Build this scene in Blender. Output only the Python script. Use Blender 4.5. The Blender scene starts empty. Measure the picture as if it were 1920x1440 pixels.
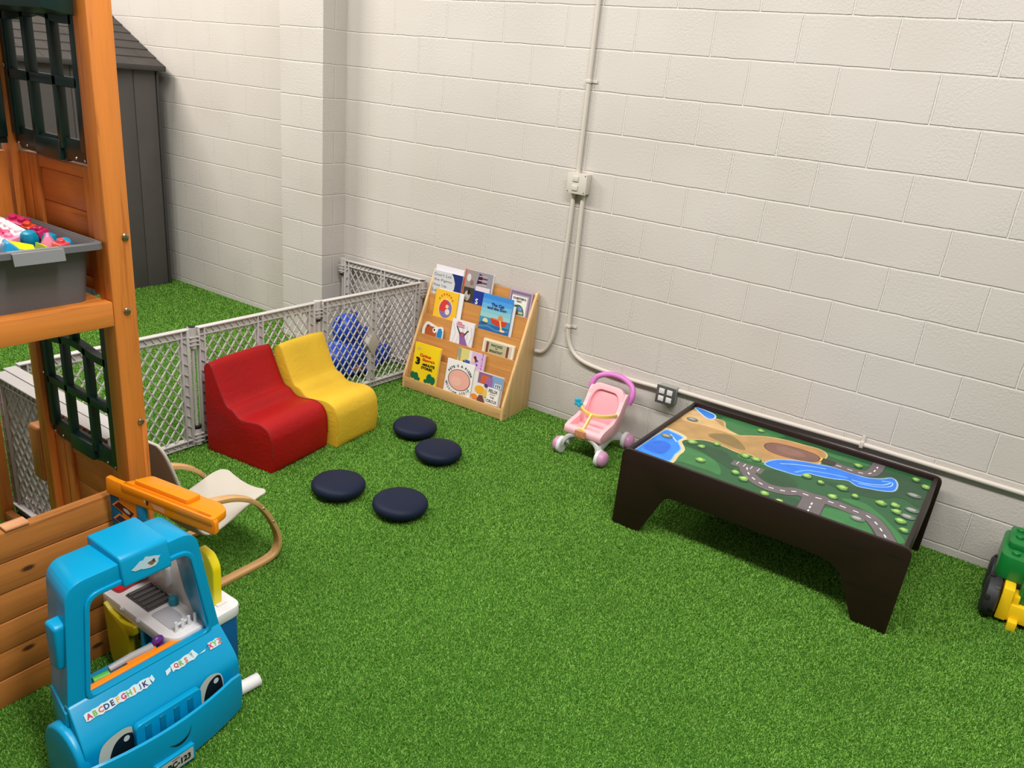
import bpy, bmesh, math, random
from mathutils import Vector, Matrix, Euler
random.seed(7)
PI = math.pi
SC = bpy.context.scene
COL = SC.collection
SC.view_settings.view_transform = 'Standard'
SC.view_settings.look = 'None'
SC.view_settings.exposure = 0.0

# ------------------------------------------------------------------ materials
def lin(c):
    r = []
    for v in c[:3]:
        v = v / 255.0
        r.append(v / 12.92 if v <= 0.04045 else ((v + 0.055) / 1.055) ** 2.4)
    return (r[0], r[1], r[2], 1.0)
MATS = {}
def new_mat(name):
    m = bpy.data.materials.new(name); m.use_nodes = True
    nt = m.node_tree; nt.nodes.clear()
    out = nt.nodes.new('ShaderNodeOutputMaterial'); b = nt.nodes.new('ShaderNodeBsdfPrincipled')
    nt.links.new(b.outputs[0], out.inputs[0])
    return m, nt, b
def N(nt, t, **kw):
    n = nt.nodes.new(t)
    for k, v in kw.items():
        if k in n.inputs: n.inputs[k].default_value = v
        else: setattr(n, k, v)
    return n
def ramp(nt, fac, stops):
    r = nt.nodes.new('ShaderNodeValToRGB'); e = r.color_ramp.elements
    while len(e) < len(stops): e.new(0.5)
    for i, (p, c) in enumerate(stops): e[i].position = p; e[i].color = c
    nt.links.new(fac, r.inputs[0]); return r.outputs[0]
def coords(nt, scale=(1, 1, 1), kind='Object', loc=(0, 0, 0)):
    tc = nt.nodes.new('ShaderNodeTexCoord'); mp = nt.nodes.new('ShaderNodeMapping')
    mp.inputs['Scale'].default_value = scale; mp.inputs['Location'].default_value = loc
    nt.links.new(tc.outputs[kind], mp.inputs[0]); return mp.outputs[0]
def bump(nt, b, height, strength, dist=0.002, prev=None):
    n = nt.nodes.new('ShaderNodeBump'); n.inputs['Strength'].default_value = strength; n.inputs['Distance'].default_value = dist
    nt.links.new(height, n.inputs['Height'])
    if prev is not None: nt.links.new(prev, n.inputs['Normal'])
    nt.links.new(n.outputs[0], b.inputs['Normal']); return n.outputs[0]
def mat(name, rgb, rough=0.5, spec=0.5, var=0.0, vs=6.0, bs=0.0, bscale=60.0, metal=0.0, coat=0.0, trans=0.0, alpha=1.0, sheen=0.0):
    if name in MATS: return MATS[name]
    m, nt, b = new_mat(name)
    c = lin(rgb)
    b.inputs['Roughness'].default_value = rough; b.inputs['Specular IOR Level'].default_value = spec
    b.inputs['Metallic'].default_value = metal; b.inputs['Coat Weight'].default_value = coat
    b.inputs['Transmission Weight'].default_value = trans; b.inputs['Alpha'].default_value = alpha
    b.inputs['Sheen Weight'].default_value = sheen
    v = coords(nt)
    n = N(nt, 'ShaderNodeTexNoise', Scale=vs, Detail=3.0); nt.links.new(v, n.inputs['Vector'])
    k = max(var, 0.02)
    lo = tuple(x * (1 - k) for x in c[:3]) + (1,); hi = tuple(min(1, x * (1 + k)) for x in c[:3]) + (1,)
    nt.links.new(ramp(nt, n.outputs[0], [(0.3, lo), (0.7, hi)]), b.inputs['Base Color'])
    if bs > 0:
        n2 = N(nt, 'ShaderNodeTexNoise', Scale=bscale, Detail=4.0); nt.links.new(v, n2.inputs['Vector'])
        bump(nt, b, n2.outputs[0], bs)
    MATS[name] = m; return m
def wood(name, c1, c2, axis='Z', rough=0.5, fine=1.0, coat=0.0, knots=False):
    if name in MATS: return MATS[name]
    m, nt, b = new_mat(name)
    s = {'X': (1.2, 22, 22), 'Y': (22, 1.2, 22), 'Z': (22, 22, 1.2)}[axis]
    v = coords(nt, tuple(x * fine for x in s))
    n = N(nt, 'ShaderNodeTexNoise', Scale=1.6, Detail=6.0, Roughness=0.6, Distortion=0.6); nt.links.new(v, n.inputs['Vector'])
    v2 = coords(nt, tuple(x * fine * 5 for x in s))
    n2 = N(nt, 'ShaderNodeTexNoise', Scale=1.5, Detail=3.0); nt.links.new(v2, n2.inputs['Vector'])
    mx = N(nt, 'ShaderNodeMath', operation='MULTIPLY_ADD'); mx.inputs[1].default_value = 0.35
    nt.links.new(n2.outputs[0], mx.inputs[0]); nt.links.new(n.outputs[0], mx.inputs[2])
    colr = ramp(nt, mx.outputs[0], [(0.45, lin(c2)), (0.62, lin(c1)), (0.85, lin(tuple(min(255, x * 1.06) for x in c1)))])
    if knots:
        vk = coords(nt, tuple({'X': (4, 9, 9), 'Y': (9, 4, 9), 'Z': (9, 9, 4)}[axis]))
        w = N(nt, 'ShaderNodeTexVoronoi', Scale=1.0); nt.links.new(vk, w.inputs['Vector'])
        kf = ramp(nt, w.outputs['Distance'], [(0.05, (1, 1, 1, 1)), (0.1, (0, 0, 0, 1))])
        mm = N(nt, 'ShaderNodeMixRGB'); mm.inputs[2].default_value = lin(tuple(x * 0.5 for x in c2))
        nt.links.new(kf, mm.inputs[0]); nt.links.new(colr, mm.inputs[1]); colr = mm.outputs[0]
    nt.links.new(colr, b.inputs['Base Color'])
    b.inputs['Roughness'].default_value = rough; b.inputs['Coat Weight'].default_value = coat
    bump(nt, b, mx.outputs[0], 0.12, 0.001)
    MATS[name] = m; return m

# ------------------------------------------------------------------ geometry
_tcache = {}
def text_geo(s, bold=0.0):
    k = (s, bold)
    if k in _tcache: return _tcache[k]
    cu = bpy.data.curves.new('lettering', 'FONT'); cu.body = s; cu.size = 1.0; cu.resolution_u = 2; cu.offset = bold
    o = bpy.data.objects.new('lettering', cu); COL.objects.link(o)
    dg = bpy.context.evaluated_depsgraph_get()
    me = bpy.data.meshes.new_from_object(o.evaluated_get(dg))
    vs = [(v.co.x, v.co.y) for v in me.vertices]; fs = [tuple(p.vertices) for p in me.polygons]
    bpy.data.objects.remove(o); bpy.data.curves.remove(cu); bpy.data.meshes.remove(me)
    x0 = min(v[0] for v in vs); x1 = max(v[0] for v in vs); y0 = min(v[1] for v in vs); y1 = max(v[1] for v in vs)
    vs = [((x - x0) / max(1e-6, x1 - x0), (y - y0) / max(1e-6, y1 - y0)) for x, y in vs]
    _tcache[k] = (vs, fs, (x1 - x0), (y1 - y0)); return _tcache[k]

def round_poly(pts, r, n=5):
    out = []; L = len(pts)
    for i in range(L):
        p0, p1, p2 = Vector(pts[i - 1]), Vector(pts[i]), Vector(pts[(i + 1) % L])
        rr = r[i] if isinstance(r, (list, tuple)) else r
        if rr <= 0: out.append(tuple(p1)); continue
        a = (p0 - p1); c = (p2 - p1); la, lc = a.length, c.length; d = min(rr, la * 0.49, lc * 0.49)
        A = p1 + a.normalized() * d; B = p1 + c.normalized() * d
        for k in range(n + 1):
            t = k / n; q = A * (1 - t) ** 2 + p1 * 2 * t * (1 - t) + B * t * t; out.append(tuple(q))
    return out
def smooth_path(pts, n=6, closed=False):
    P = [Vector(p) for p in pts]; L = len(P); out = []
    rng = range(L if closed else L - 1)
    for i in rng:
        if closed: p0, p1, p2, p3 = P[i - 1], P[i], P[(i + 1) % L], P[(i + 2) % L]
        else: p0, p1, p2, p3 = P[max(i - 1, 0)], P[i], P[i + 1], P[min(i + 2, L - 1)]
        for k in range(n):
            t = k / n
            out.append(0.5 * ((2 * p1) + (p2 - p0) * t + (2 * p0 - 5 * p1 + 4 * p2 - p3) * t * t + (3 * p1 - p0 - 3 * p2 + p3) * t ** 3))
    if not closed: out.append(P[-1])
    return out
def ellipse(cx, cy, rx, ry, n=20, rot=0.0):
    c, s = math.cos(rot), math.sin(rot)
    return [(cx + rx * math.cos(2 * PI * i / n) * c - ry * math.sin(2 * PI * i / n) * s, cy + rx * math.cos(2 * PI * i / n) * s + ry * math.sin(2 * PI * i / n) * c) for i in range(n)]

class MB:
    def __init__(s, o=(0, 0, 0)):
        s.bm = bmesh.new(); s.o = Vector(o); s.mats = []; s.mi = 0; s.M = Matrix.Identity(4)
    def use(s, m):
        if m not in s.mats: s.mats.append(m)
        s.mi = s.mats.index(m); return s
    def _join(s, tb):
        tb.normal_update(); mp = {}
        for v in tb.verts: mp[v] = s.bm.verts.new(s.M @ v.co)
        for f in tb.faces:
            try: g = s.bm.faces.new([mp[v] for v in f.verts]); g.material_index = s.mi
            except ValueError: pass
        tb.free()
    def box(s, a, b, bev=0.0, seg=2, rot=None):
        t = bmesh.new(); c = [(a[i] + b[i]) / 2 for i in range(3)]; d = [abs(b[i] - a[i]) for i in range(3)]
        bmesh.ops.create_cube(t, size=1.0)
        for v in t.verts: v.co = Vector((v.co.x * d[0], v.co.y * d[1], v.co.z * d[2]))
        if bev > 0: bmesh.ops.bevel(t, geom=t.edges[:], offset=min(bev, min(d) * 0.45), segments=seg, affect='EDGES', profile=0.5)
        R = rot.to_matrix().to_4x4() if rot is not None else Matrix.Identity(4)
        bmesh.ops.transform(t, matrix=Matrix.Translation(Vector(c) ) @ R, verts=t.verts[:])
        s._join(t); return s
    def bar(s, p, q, w, h, up=(0, 0, 1), bev=0.0):
        p, q = Vector(p), Vector(q); d = q - p; L = d.length; z = d.normalized(); x = Vector(up).cross(z)
        if x.length < 1e-5: x = Vector((1, 0, 0)).cross(z)
        x.normalize(); y = z.cross(x)
        t = bmesh.new(); bmesh.ops.create_cube(t, size=1.0)
        for v in t.verts: v.co = Vector((v.co.x * w, v.co.y * h, v.co.z * L))
        if bev > 0: bmesh.ops.bevel(t, geom=t.edges[:], offset=bev, segments=2, affect='EDGES', profile=0.5)
        M = Matrix((x, y, z)).transposed().to_4x4(); M.translation = (p + q) / 2
        bmesh.ops.transform(t, matrix=M, verts=t.verts[:]); s._join(t); return s
    def prism(s, pts, h0, h1, plane='xz', bev=0.0, seg=2, shear=None):
        t = bmesh.new()
        def P(u, v, h):
            return {'xz': (u, h, v), 'xy': (u, v, h), 'yz': (h, u, v)}[plane]
        A = [t.verts.new(P(p[0], p[1], h0)) for p in pts]; B = [t.verts.new(P(p[0], p[1], h1)) for p in pts]
        n = len(pts); fa = t.faces.new(A); fb = t.faces.new(B[::-1])
        for i in range(n): t.faces.new([A[(i + 1) % n], A[i], B[i], B[(i + 1) % n]])
        bmesh.ops.recalc_face_normals(t, faces=t.faces[:])
        if bev > 0:
            es = set(fa.edges[:]) | set(fb.edges[:])
            bmesh.ops.bevel(t, geom=list(es), offset=bev, segments=seg, affect='EDGES', profile=0.5, clamp_overlap=True)
        if shear:
            for v in t.verts: v.co = Vector(shear(v.co))
        s._join(t); return s
    def ring(s, outer, inner, h0, h1, plane='yz', bev=0.0, shear=None, inner_back=None):
        t = bmesh.new()
        def P(u, v, h): return {'xz': (u, h, v), 'xy': (u, v, h), 'yz': (h, u, v)}[plane]
        n = len(outer)
        O0 = [t.verts.new(P(*p, h0)) for p in outer]; O1 = [t.verts.new(P(*p, h1)) for p in outer]
        I0 = [t.verts.new(P(*p, h0)) for p in (inner_back or inner)]; I1 = [t.verts.new(P(*p, h1)) for p in inner]
        es = []
        for i in range(n):
            j = (i + 1) % n
            t.faces.new([O0[i], O0[j], O1[j], O1[i]]); t.faces.new([I0[j], I0[i], I1[i], I1[j]])
            t.faces.new([O0[j], O0[i], I0[i], I0[j]]); t.faces.new([O1[i], O1[j], I1[j], I1[i]])
        bmesh.ops.recalc_face_normals(t, faces=t.faces[:])
        if bev > 0:
            es = [e for e in t.edges if any(set(e.verts) == {a[i], a[(i + 1) % n]} for a in (O0, O1, I0, I1) for i in range(n))]
            bmesh.ops.bevel(t, geom=es, offset=bev, segments=3, affect='EDGES', profile=0.5, clamp_overlap=True)
        if shear:
            for v in t.verts: v.co = Vector(shear(v.co))
        s._join(t); return s
    def tube(s, path, r, n=10, closed=False):
        P = [Vector(p) for p in path]; L = len(P); rr = r if isinstance(r, (list, tuple)) else [r] * L
        t = bmesh.new(); rings = []; prevx = None
        for i in range(L):
            if closed: d = P[(i + 1) % L] - P[i - 1]
            else: d = P[min(i + 1, L - 1)] - P[max(i - 1, 0)]
            d.normalize()
            if prevx is None:
                x = d.cross(Vector((0, 0, 1)));
                if x.length < 1e-3: x = d.cross(Vector((1, 0, 0)))
            else: x = prevx - d * prevx.dot(d)
            x.normalize(); prevx = x; y = d.cross(x)
            rings.append([t.verts.new(P[i] + (x * math.cos(2 * PI * k / n) + y * math.sin(2 * PI * k / n)) * rr[i]) for k in range(n)])
        for i in range(L if closed else L - 1):
            a, b = rings[i], rings[(i + 1) % L]
            for k in range(n): t.faces.new([a[k], a[(k + 1) % n], b[(k + 1) % n], b[k]])
        if not closed: t.faces.new(rings[0][::-1]); t.faces.new(rings[-1])
        bmesh.ops.recalc_face_normals(t, faces=t.faces[:]); s._join(t); return s
    def ribbon(s, path, side, w, th, closed=False, bev=0.0):
        """rectangular section swept along path; w along fixed side vector, th perpendicular"""
        P = [Vector(p) for p in path]; L = len(P); S = Vector(side).normalized(); t = bmesh.new(); rings = []
        for i in range(L):
            d = (P[(i + 1) % L] - P[i - 1]) if closed else (P[min(i + 1, L - 1)] - P[max(i - 1, 0)])
            d = d.normalized(); u = S.cross(d).normalized()
            ww = w[i] if isinstance(w, (list, tuple)) else w
            tt = th[i] if isinstance(th, (list, tuple)) else th
            rings.append([t.verts.new(P[i] + S * ww / 2 * a + u * tt / 2 * b) for a, b in ((-1, -1), (1, -1), (1, 1), (-1, 1))])
        for i in range(L if closed else L - 1):
            a, b = rings[i], rings[(i + 1) % L]
            for k in range(4): t.faces.new([a[k], a[(k + 1) % 4], b[(k + 1) % 4], b[k]])
        if not closed: t.faces.new(rings[0][::-1]); t.faces.new(rings[-1])
        bmesh.ops.recalc_face_normals(t, faces=t.faces[:])
        if bev > 0:
            es = [e for e in t.edges if e.calc_face_angle(0) > 0.9]
            bmesh.ops.bevel(t, geom=es, offset=bev, segments=2, affect='EDGES', profile=0.5, clamp_overlap=True)
        s._join(t); return s
    def lathe(s, prof, n=24, c=(0, 0, 0), axis='z', cap=True):
        t = bmesh.new(); rings = []
        for r, z in prof: rings.append([t.verts.new((r * math.cos(2 * PI * k / n), r * math.sin(2 * PI * k / n), z)) for k in range(n)])
        for a, b in zip(rings, rings[1:]):
            for k in range(n): t.faces.new([a[k], a[(k + 1) % n], b[(k + 1) % n], b[k]])
        if cap: t.faces.new(rings[0][::-1]); t.faces.new(rings[-1])
        bmesh.ops.recalc_face_normals(t, faces=t.faces[:])
        R = {'z': Matrix.Identity(4), 'x': Matrix.Rotation(PI / 2, 4, 'Y'), 'y': Matrix.Rotation(-PI / 2, 4, 'X')}[axis]
        bmesh.ops.transform(t, matrix=Matrix.Translation(c) @ R, verts=t.verts[:]); s._join(t); return s
    def ball(s, c, r, sc=(1, 1, 1), n=16, rot=None):
        t = bmesh.new(); bmesh.ops.create_uvsphere(t, u_segments=n, v_segments=max(6, n // 2), radius=r)
        M = Matrix.Translation(c) @ (rot.to_matrix().to_4x4() if rot else Matrix.Identity(4)) @ Matrix.Diagonal((*sc, 1))
        bmesh.ops.transform(t, matrix=M, verts=t.verts[:]); s._join(t); return s
    def flat(s, pts, mp, off=0.0):
        vs = [s.bm.verts.new(s.M @ Vector(mp(p[0], p[1], off))) for p in pts]
        try: f = s.bm.faces.new(vs); f.material_index = s.mi
        except ValueError: pass
        return s
    def text(s, txt, mp, u, v, w=None, h=None, off=0.0, bold=0.0, slope=0.0, rot=0.0):
        """lettering centred on (u,v) in mapper space"""
        V, F, tw, thh = text_geo(txt, bold)
        if w is None: w = h * tw / max(1e-6, thh)
        if h is None: h = w * thh / max(1e-6, tw)
        c, sn = math.cos(rot), math.sin(rot); vs = []
        for x, y in V:
            a, b = (x - .5) * w, (y - .5) * h; a += slope * b
            vs.append(s.bm.verts.new(s.M @ Vector(mp(u + a * c - b * sn, v + a * sn + b * c, off))))
        for f in F:
            try: g = s.bm.faces.new([vs[i] for i in f]); g.material_index = s.mi
            except ValueError: pass
        return s
    def build(s, name, m=None, parent=None, ang=35, loc=None):
        if m is not None and not s.mats: s.mats = [m]
        elif m is not None and m not in s.mats: s.mats.insert(0, m)
        me = bpy.data.meshes.new(name)
        bmesh.ops.translate(s.bm, vec=-s.o, verts=s.bm.verts[:])
        s.bm.to_mesh(me); s.bm.free()
        for x in s.mats: me.materials.append(x)
        for p in me.polygons: p.use_smooth = True
        me.set_sharp_from_angle(angle=math.radians(ang))
        o = bpy.data.objects.new(name, me); COL.objects.link(o)
        if parent is not None: o.parent = parent
        else: o.location = s.o
        return o
def tag(o, label, cat, group=None):
    o['label'] = label; o['category'] = cat
    if group: o['group'] = group
    return o
def thing(name, label, cat, loc=(0, 0, 0), rot=(0, 0, 0), group=None):
    o = bpy.data.objects.new(name, None); COL.objects.link(o); o.empty_display_size = 0.05
    o.location = loc; o.rotation_euler = rot; return tag(o, label, cat, group)
def struct(o, label=None):
    o['kind'] = 'structure'
    if label: o['label'] = label
    return o
def copy_tree(o, parent=None):
    c = o.copy(); COL.objects.link(c)
    if parent is not None: c.parent = parent
    for ch in list(o.children): copy_tree(ch, c)
    return c

# ------------------------------------------------------------------ setting
BW, BH, Z0 = 0.4064, 0.2032, 0.040
def block_wall(name, ax, phase):
    m, nt, b = new_mat(name)
    tc = nt.nodes.new('ShaderNodeNewGeometry'); sep = nt.nodes.new('ShaderNodeSeparateXYZ'); nt.links.new(tc.outputs['Position'], sep.inputs[0])
    cmb = nt.nodes.new('ShaderNodeCombineXYZ')
    ad = N(nt, 'ShaderNodeMath', operation='ADD'); ad.inputs[1].default_value = phase + 20 * BW
    nt.links.new(sep.outputs[ax], ad.inputs[0])
    az = N(nt, 'ShaderNodeMath', operation='ADD'); az.inputs[1].default_value = -Z0 + 4 * BH
    nt.links.new(sep.outputs['Z'], az.inputs[0])
    nt.links.new(ad.outputs[0], cmb.inputs[0]); nt.links.new(az.outputs[0], cmb.inputs[1])
    nz = N(nt, 'ShaderNodeTexNoise', Scale=9.0, Detail=2.0); nt.links.new(tc.outputs['Position'], nz.inputs['Vector'])
    wob = N(nt, 'ShaderNodeMixRGB', blend_type='LINEAR_LIGHT'); wob.inputs[0].default_value = 0.004
    nt.links.new(cmb.outputs[0], wob.inputs[1]); nt.links.new(nz.outputs['Color'], wob.inputs[2])
    br = N(nt, 'ShaderNodeTexBrick', Scale=1.0); br.offset = 0.5; br.offset_frequency = 2
    br.inputs['Brick Width'].default_value = BW; br.inputs['Row Height'].default_value = BH
    br.inputs['Mortar Size'].default_value = 0.0055; br.inputs['Mortar Smooth'].default_value = 0.6
    nt.links.new(wob.outputs[0], br.inputs['Vector'])
    big = N(nt, 'ShaderNodeTexNoise', Scale=1.3, Detail=2.0); nt.links.new(tc.outputs['Position'], big.inputs['Vector'])
    base = ramp(nt, big.outputs[0], [(0.3, lin((196, 188, 179))), (0.7, lin((204, 197, 189)))])
    mxc = N(nt, 'ShaderNodeMixRGB'); mxc.inputs[2].default_value = lin((216, 209, 200))
    nt.links.new(br.outputs['Fac'], mxc.inputs[0]); nt.links.new(base, mxc.inputs[1])
    nt.links.new(mxc.outputs[0], b.inputs['Base Color'])
    b.inputs['Roughness'].default_value = 0.42; b.inputs['Specular IOR Level'].default_value = 0.35
    inv = N(nt, 'ShaderNodeMath', operation='SUBTRACT'); inv.inputs[0].default_value = 1.0; nt.links.new(br.outputs['Fac'], inv.inputs[1])
    p = bump(nt, b, inv.outputs[0], 0.8, 0.005)
    g = N(nt, 'ShaderNodeTexNoise', Scale=85.0, Detail=4.0, Roughness=0.65); nt.links.new(tc.outputs['Position'], g.inputs['Vector'])
    patch = N(nt, 'ShaderNodeTexNoise', Scale=3.2, Detail=1.0); nt.links.new(tc.outputs['Position'], patch.inputs['Vector'])
    pr = ramp(nt, patch.outputs[0], [(0.42, (0.35, 0.35, 0.35, 1)), (0.7, (1, 1, 1, 1))])
    mul = N(nt, 'ShaderNodeMath', operation='MULTIPLY'); nt.links.new(g.outputs[0], mul.inputs[0]); nt.links.new(pr, mul.inputs[1])
    bump(nt, b, mul.outputs[0], 0.7, 0.005, p)
    return m
MW = block_wall('painted_block_right', 'X', BW / 2)
MWL = block_wall('painted_block_left', 'X', BW / 2 + 0.082)
MWP = block_wall('painted_block_return', 'Y', BW / 2 + 0.1)
def wbox(name, a, b, m):
    o = MB((0, 0, 0)); o.box(a, b); return struct(o.build(name, m))
w1 = wbox('wall_right', (0, 0, -0.05), (7.0, 0.2, 3.4), MW); w1['label'] = 'cream painted concrete block wall behind the play table'
w2 = wbox('wall_left', (-5.5, 0.06, -0.05), (-0.4, 0.26, 3.4), MWL); w2['label'] = 'cream painted concrete block wall beside the grey shed'
pb = MB((0, 0, 0)); pb.use(MW); pb.box((-0.4, -0.2, -0.05), (0.0, 0.2, 3.4))
pb.mats.append(MWP)
for f in pb.bm.faces:
    if abs(f.normal.x) > 0.5 or (max(v.co.x for v in f.verts) - min(v.co.x for v in f.verts)) < 1e-4: f.material_index = 1
w3 = struct(pb.build('wall_pillar')); w3['label'] = 'cream painted block pillar projecting between the two walls'

# turf
import numpy as np
R = Matrix(((0.8162301, 0.5703493, 0.0920330), (0.2771467, -0.2467860, -0.9285938), (-0.5069103, 0.7834528, -0.3595046)))
EYE = Vector((4.00354, -3.86501, 1.88725)); FPX = 1474.763
mt, nt, b = new_mat('artificial_turf')
g = nt.nodes.new('ShaderNodeNewGeometry')
n1 = N(nt, 'ShaderNodeTexNoise', Scale=170.0, Detail=2.0, Roughness=0.6); nt.links.new(g.outputs['Position'], n1.inputs['Vector'])
n2 = N(nt, 'ShaderNodeTexNoise', Scale=2.2, Detail=4.0); nt.links.new(g.outputs['Position'], n2.inputs['Vector'])
n4 = N(nt, 'ShaderNodeTexNoise', Scale=38.0, Detail=2.0); nt.links.new(g.outputs['Position'], n4.inputs['Vector'])
c1 = ramp(nt, n1.outputs[0], [(0.32, lin((102, 164, 40))), (0.5, lin((146, 214, 74))), (0.68, lin((204, 244, 130)))])
c2 = ramp(nt, n2.outputs[0], [(0.35, (0.86, 0.88, 0.86, 1)), (0.65, (1.0, 1.0, 1.0, 1))])
c4 = ramp(nt, n4.outputs[0], [(0.35, (0.88, 0.89, 0.88, 1)), (0.65, (1.03, 1.03, 1.03, 1))])
mx = N(nt, 'ShaderNodeMixRGB', blend_type='MULTIPLY'); mx.inputs[0].default_value = 1.0
nt.links.new(c1, mx.inputs[1]); nt.links.new(c2, mx.inputs[2])
mx4 = N(nt, 'ShaderNodeMixRGB', blend_type='MULTIPLY'); mx4.inputs[0].default_value = 1.0
nt.links.new(mx.outputs[0], mx4.inputs[1]); nt.links.new(c4, mx4.inputs[2])
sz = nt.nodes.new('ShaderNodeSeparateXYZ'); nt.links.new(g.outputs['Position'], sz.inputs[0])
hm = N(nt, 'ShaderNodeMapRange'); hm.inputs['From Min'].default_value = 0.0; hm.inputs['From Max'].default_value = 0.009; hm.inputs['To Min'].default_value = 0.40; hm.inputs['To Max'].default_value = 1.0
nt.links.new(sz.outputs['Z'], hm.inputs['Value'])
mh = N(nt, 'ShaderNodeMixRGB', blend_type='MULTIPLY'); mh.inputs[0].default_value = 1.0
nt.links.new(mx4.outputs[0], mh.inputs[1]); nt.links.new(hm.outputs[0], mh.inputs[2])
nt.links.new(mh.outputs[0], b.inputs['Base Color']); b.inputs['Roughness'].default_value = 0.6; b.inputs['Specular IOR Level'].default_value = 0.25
mt0 = mat('turf_backing', (54, 96, 28), 0.9, 0.1, var=0.3, vs=160)
fl = MB((0, 0, 0)); fl.use(mt0); fl.flat([(-5.5, -5.6), (7.0, -5.6), (7.0, 0.1), (-5.5, 0.1)], lambda u, v, d: (u, v, d))
F = struct(fl.build('floor')); F['label'] = 'green artificial turf floor'
rng = np.random.default_rng(5)
NB = 2600000
bx = rng.uniform(-2.3, 5.4, NB); byy = rng.uniform(-4.4, 0.06, NB)
Rn = np.array(R); d = np.stack([bx, byy, np.zeros(NB)], 1) - np.array(EYE); q = d @ Rn.T
u = 960 + FPX * q[:, 0] / q[:, 2]; v = 720 + FPX * q[:, 1] / q[:, 2]
dist = np.sqrt((d ** 2).sum(1))
ok = (q[:, 2] > 0.2) & (u > -330) & (u < 2250) & (v > -100) & (v < 1760) & ((byy < 0.0) | (bx < -0.4)) & ~((bx > -0.4) & (bx < 0.0) & (byy > -0.2))
ok &= rng.uniform(0, 1, NB) < np.clip((3.6 / dist) ** 2, 0.15, 1)
bx, byy, dist = bx[ok], byy[ok], dist[ok]; n = len(bx)
a = rng.uniform(0, 2 * np.pi, n); ln = rng.uniform(0.006, 0.0125, n); tilt = rng.uniform(0.2, 1.1, n); wd = rng.uniform(0.0012, 0.0021, n) * np.clip(dist / 3.2, 1, 1.9)
la = rng.uniform(0, 2 * np.pi, n)
hx, hy, hz = np.cos(la) * np.sin(tilt) * ln, np.sin(la) * np.sin(tilt) * ln, np.cos(tilt) * ln
wall_y = np.where(bx < -0.4, 0.06, np.where(bx < 0, -0.2, 0.0)); hy = np.minimum(hy, wall_y - 0.0005 - byy)
sx, sy = np.cos(a) * wd, np.sin(a) * wd
co_ = np.empty((n, 3, 3), np.float32)
co_[:, 0] = np.stack([bx - sx, byy - sy, np.zeros(n)], 1); co_[:, 1] = np.stack([bx + sx, byy + sy, np.zeros(n)], 1); co_[:, 2] = np.stack([bx + hx, byy + hy, hz], 1)
me = bpy.data.meshes.new('turf_pile'); me.vertices.add(n * 3); me.vertices.foreach_set('co', co_.ravel())
me.loops.add(n * 3); me.loops.foreach_set('vertex_index', np.arange(n * 3, dtype=np.int32))
me.polygons.add(n); me.polygons.foreach_set('loop_start', np.arange(0, n * 3, 3, dtype=np.int32))
me.update(); me.materials.append(mt)
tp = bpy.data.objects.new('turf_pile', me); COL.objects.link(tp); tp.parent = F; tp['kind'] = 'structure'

# ------------------------------------------------------------------ common materials
M_blue = mat('cyan_plastic', (0, 146, 190), 0.3, 0.35)
M_orange = mat('orange_plastic', (250, 140, 10), 0.33, 0.5)
M_white = mat('white_plastic', (226, 222, 220), 0.35, 0.5)
M_lgrey = mat('gate_plastic', (188, 182, 178), 0.55, 0.4, var=0.05)
M_black = mat('black_print', (12, 11, 12), 0.45)
M_screw = mat('bolt_metal', (170, 150, 120), 0.3, metal=1.0)
M_steel = mat('screw_steel', (215, 212, 205), 0.25, metal=1.0)
M_paper = mat('paper_white', (228, 224, 220), 0.5)
W_Z = wood('cedar_upright', (204, 120, 46), (168, 88, 28), 'Z', 0.45)
W_X = wood('cedar_panel', (194, 112, 46), (162, 84, 28), 'X', 0.45, knots=True)
W_Y = wood('cedar_beam', (204, 122, 48), (170, 90, 30), 'Y', 0.45)
W_P = wood('weathered_plank', (178, 112, 48), (142, 82, 32), 'Y', 0.6, knots=True)
M_green = mat('dark_green_plastic', (14, 42, 36), 0.35, 0.5, var=0.06)
M_shed = mat('shed_plastic', (84, 80, 76), 0.6, 0.35, var=0.05, bs=0.15, bscale=140)
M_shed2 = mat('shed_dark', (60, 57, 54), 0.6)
M_shroof = mat('shed_roof_plastic', (66, 62, 58), 0.7, 0.3, var=0.12, bs=0.3, bscale=90)

# ------------------------------------------------------------------ storage shed
sh = thing('storage_shed', 'tall dark grey plastic storage shed with shingled roof standing at the left wall', 'shed', (-2.6, -0.9, 0))
o = MB((-2.6, -0.9, 0)); o.use(M_shed)
edges = [-1.75, -1.50, -1.24, -0.98, -0.72, -0.495, -0.245, -0.06]
for a, c in zip(edges, edges[1:]):
    o.box((-2.10, a + 0.003, 0.0), (-2.03, c - 0.003, 1.72), 0.005)
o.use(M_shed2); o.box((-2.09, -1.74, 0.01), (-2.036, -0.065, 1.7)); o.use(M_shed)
o.box((-3.10, -0.085, 0.0), (-2.05, -0.045, 1.72), 0.008); o.box((-3.10, -1.75, 0.0), (-2.05, -1.71, 1.72), 0.008); o.box((-3.12, -1.75, 0), (-3.08, -0.045, 1.72))
o.build('wall_panels', M_shed, sh)
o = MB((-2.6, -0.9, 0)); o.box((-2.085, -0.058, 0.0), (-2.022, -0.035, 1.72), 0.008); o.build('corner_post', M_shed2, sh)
o = MB((-2.6, -0.9, 0)); nrow = 7; x0, zz0, x1, zz1 = -1.96, 1.735, -2.72, 2.115
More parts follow.
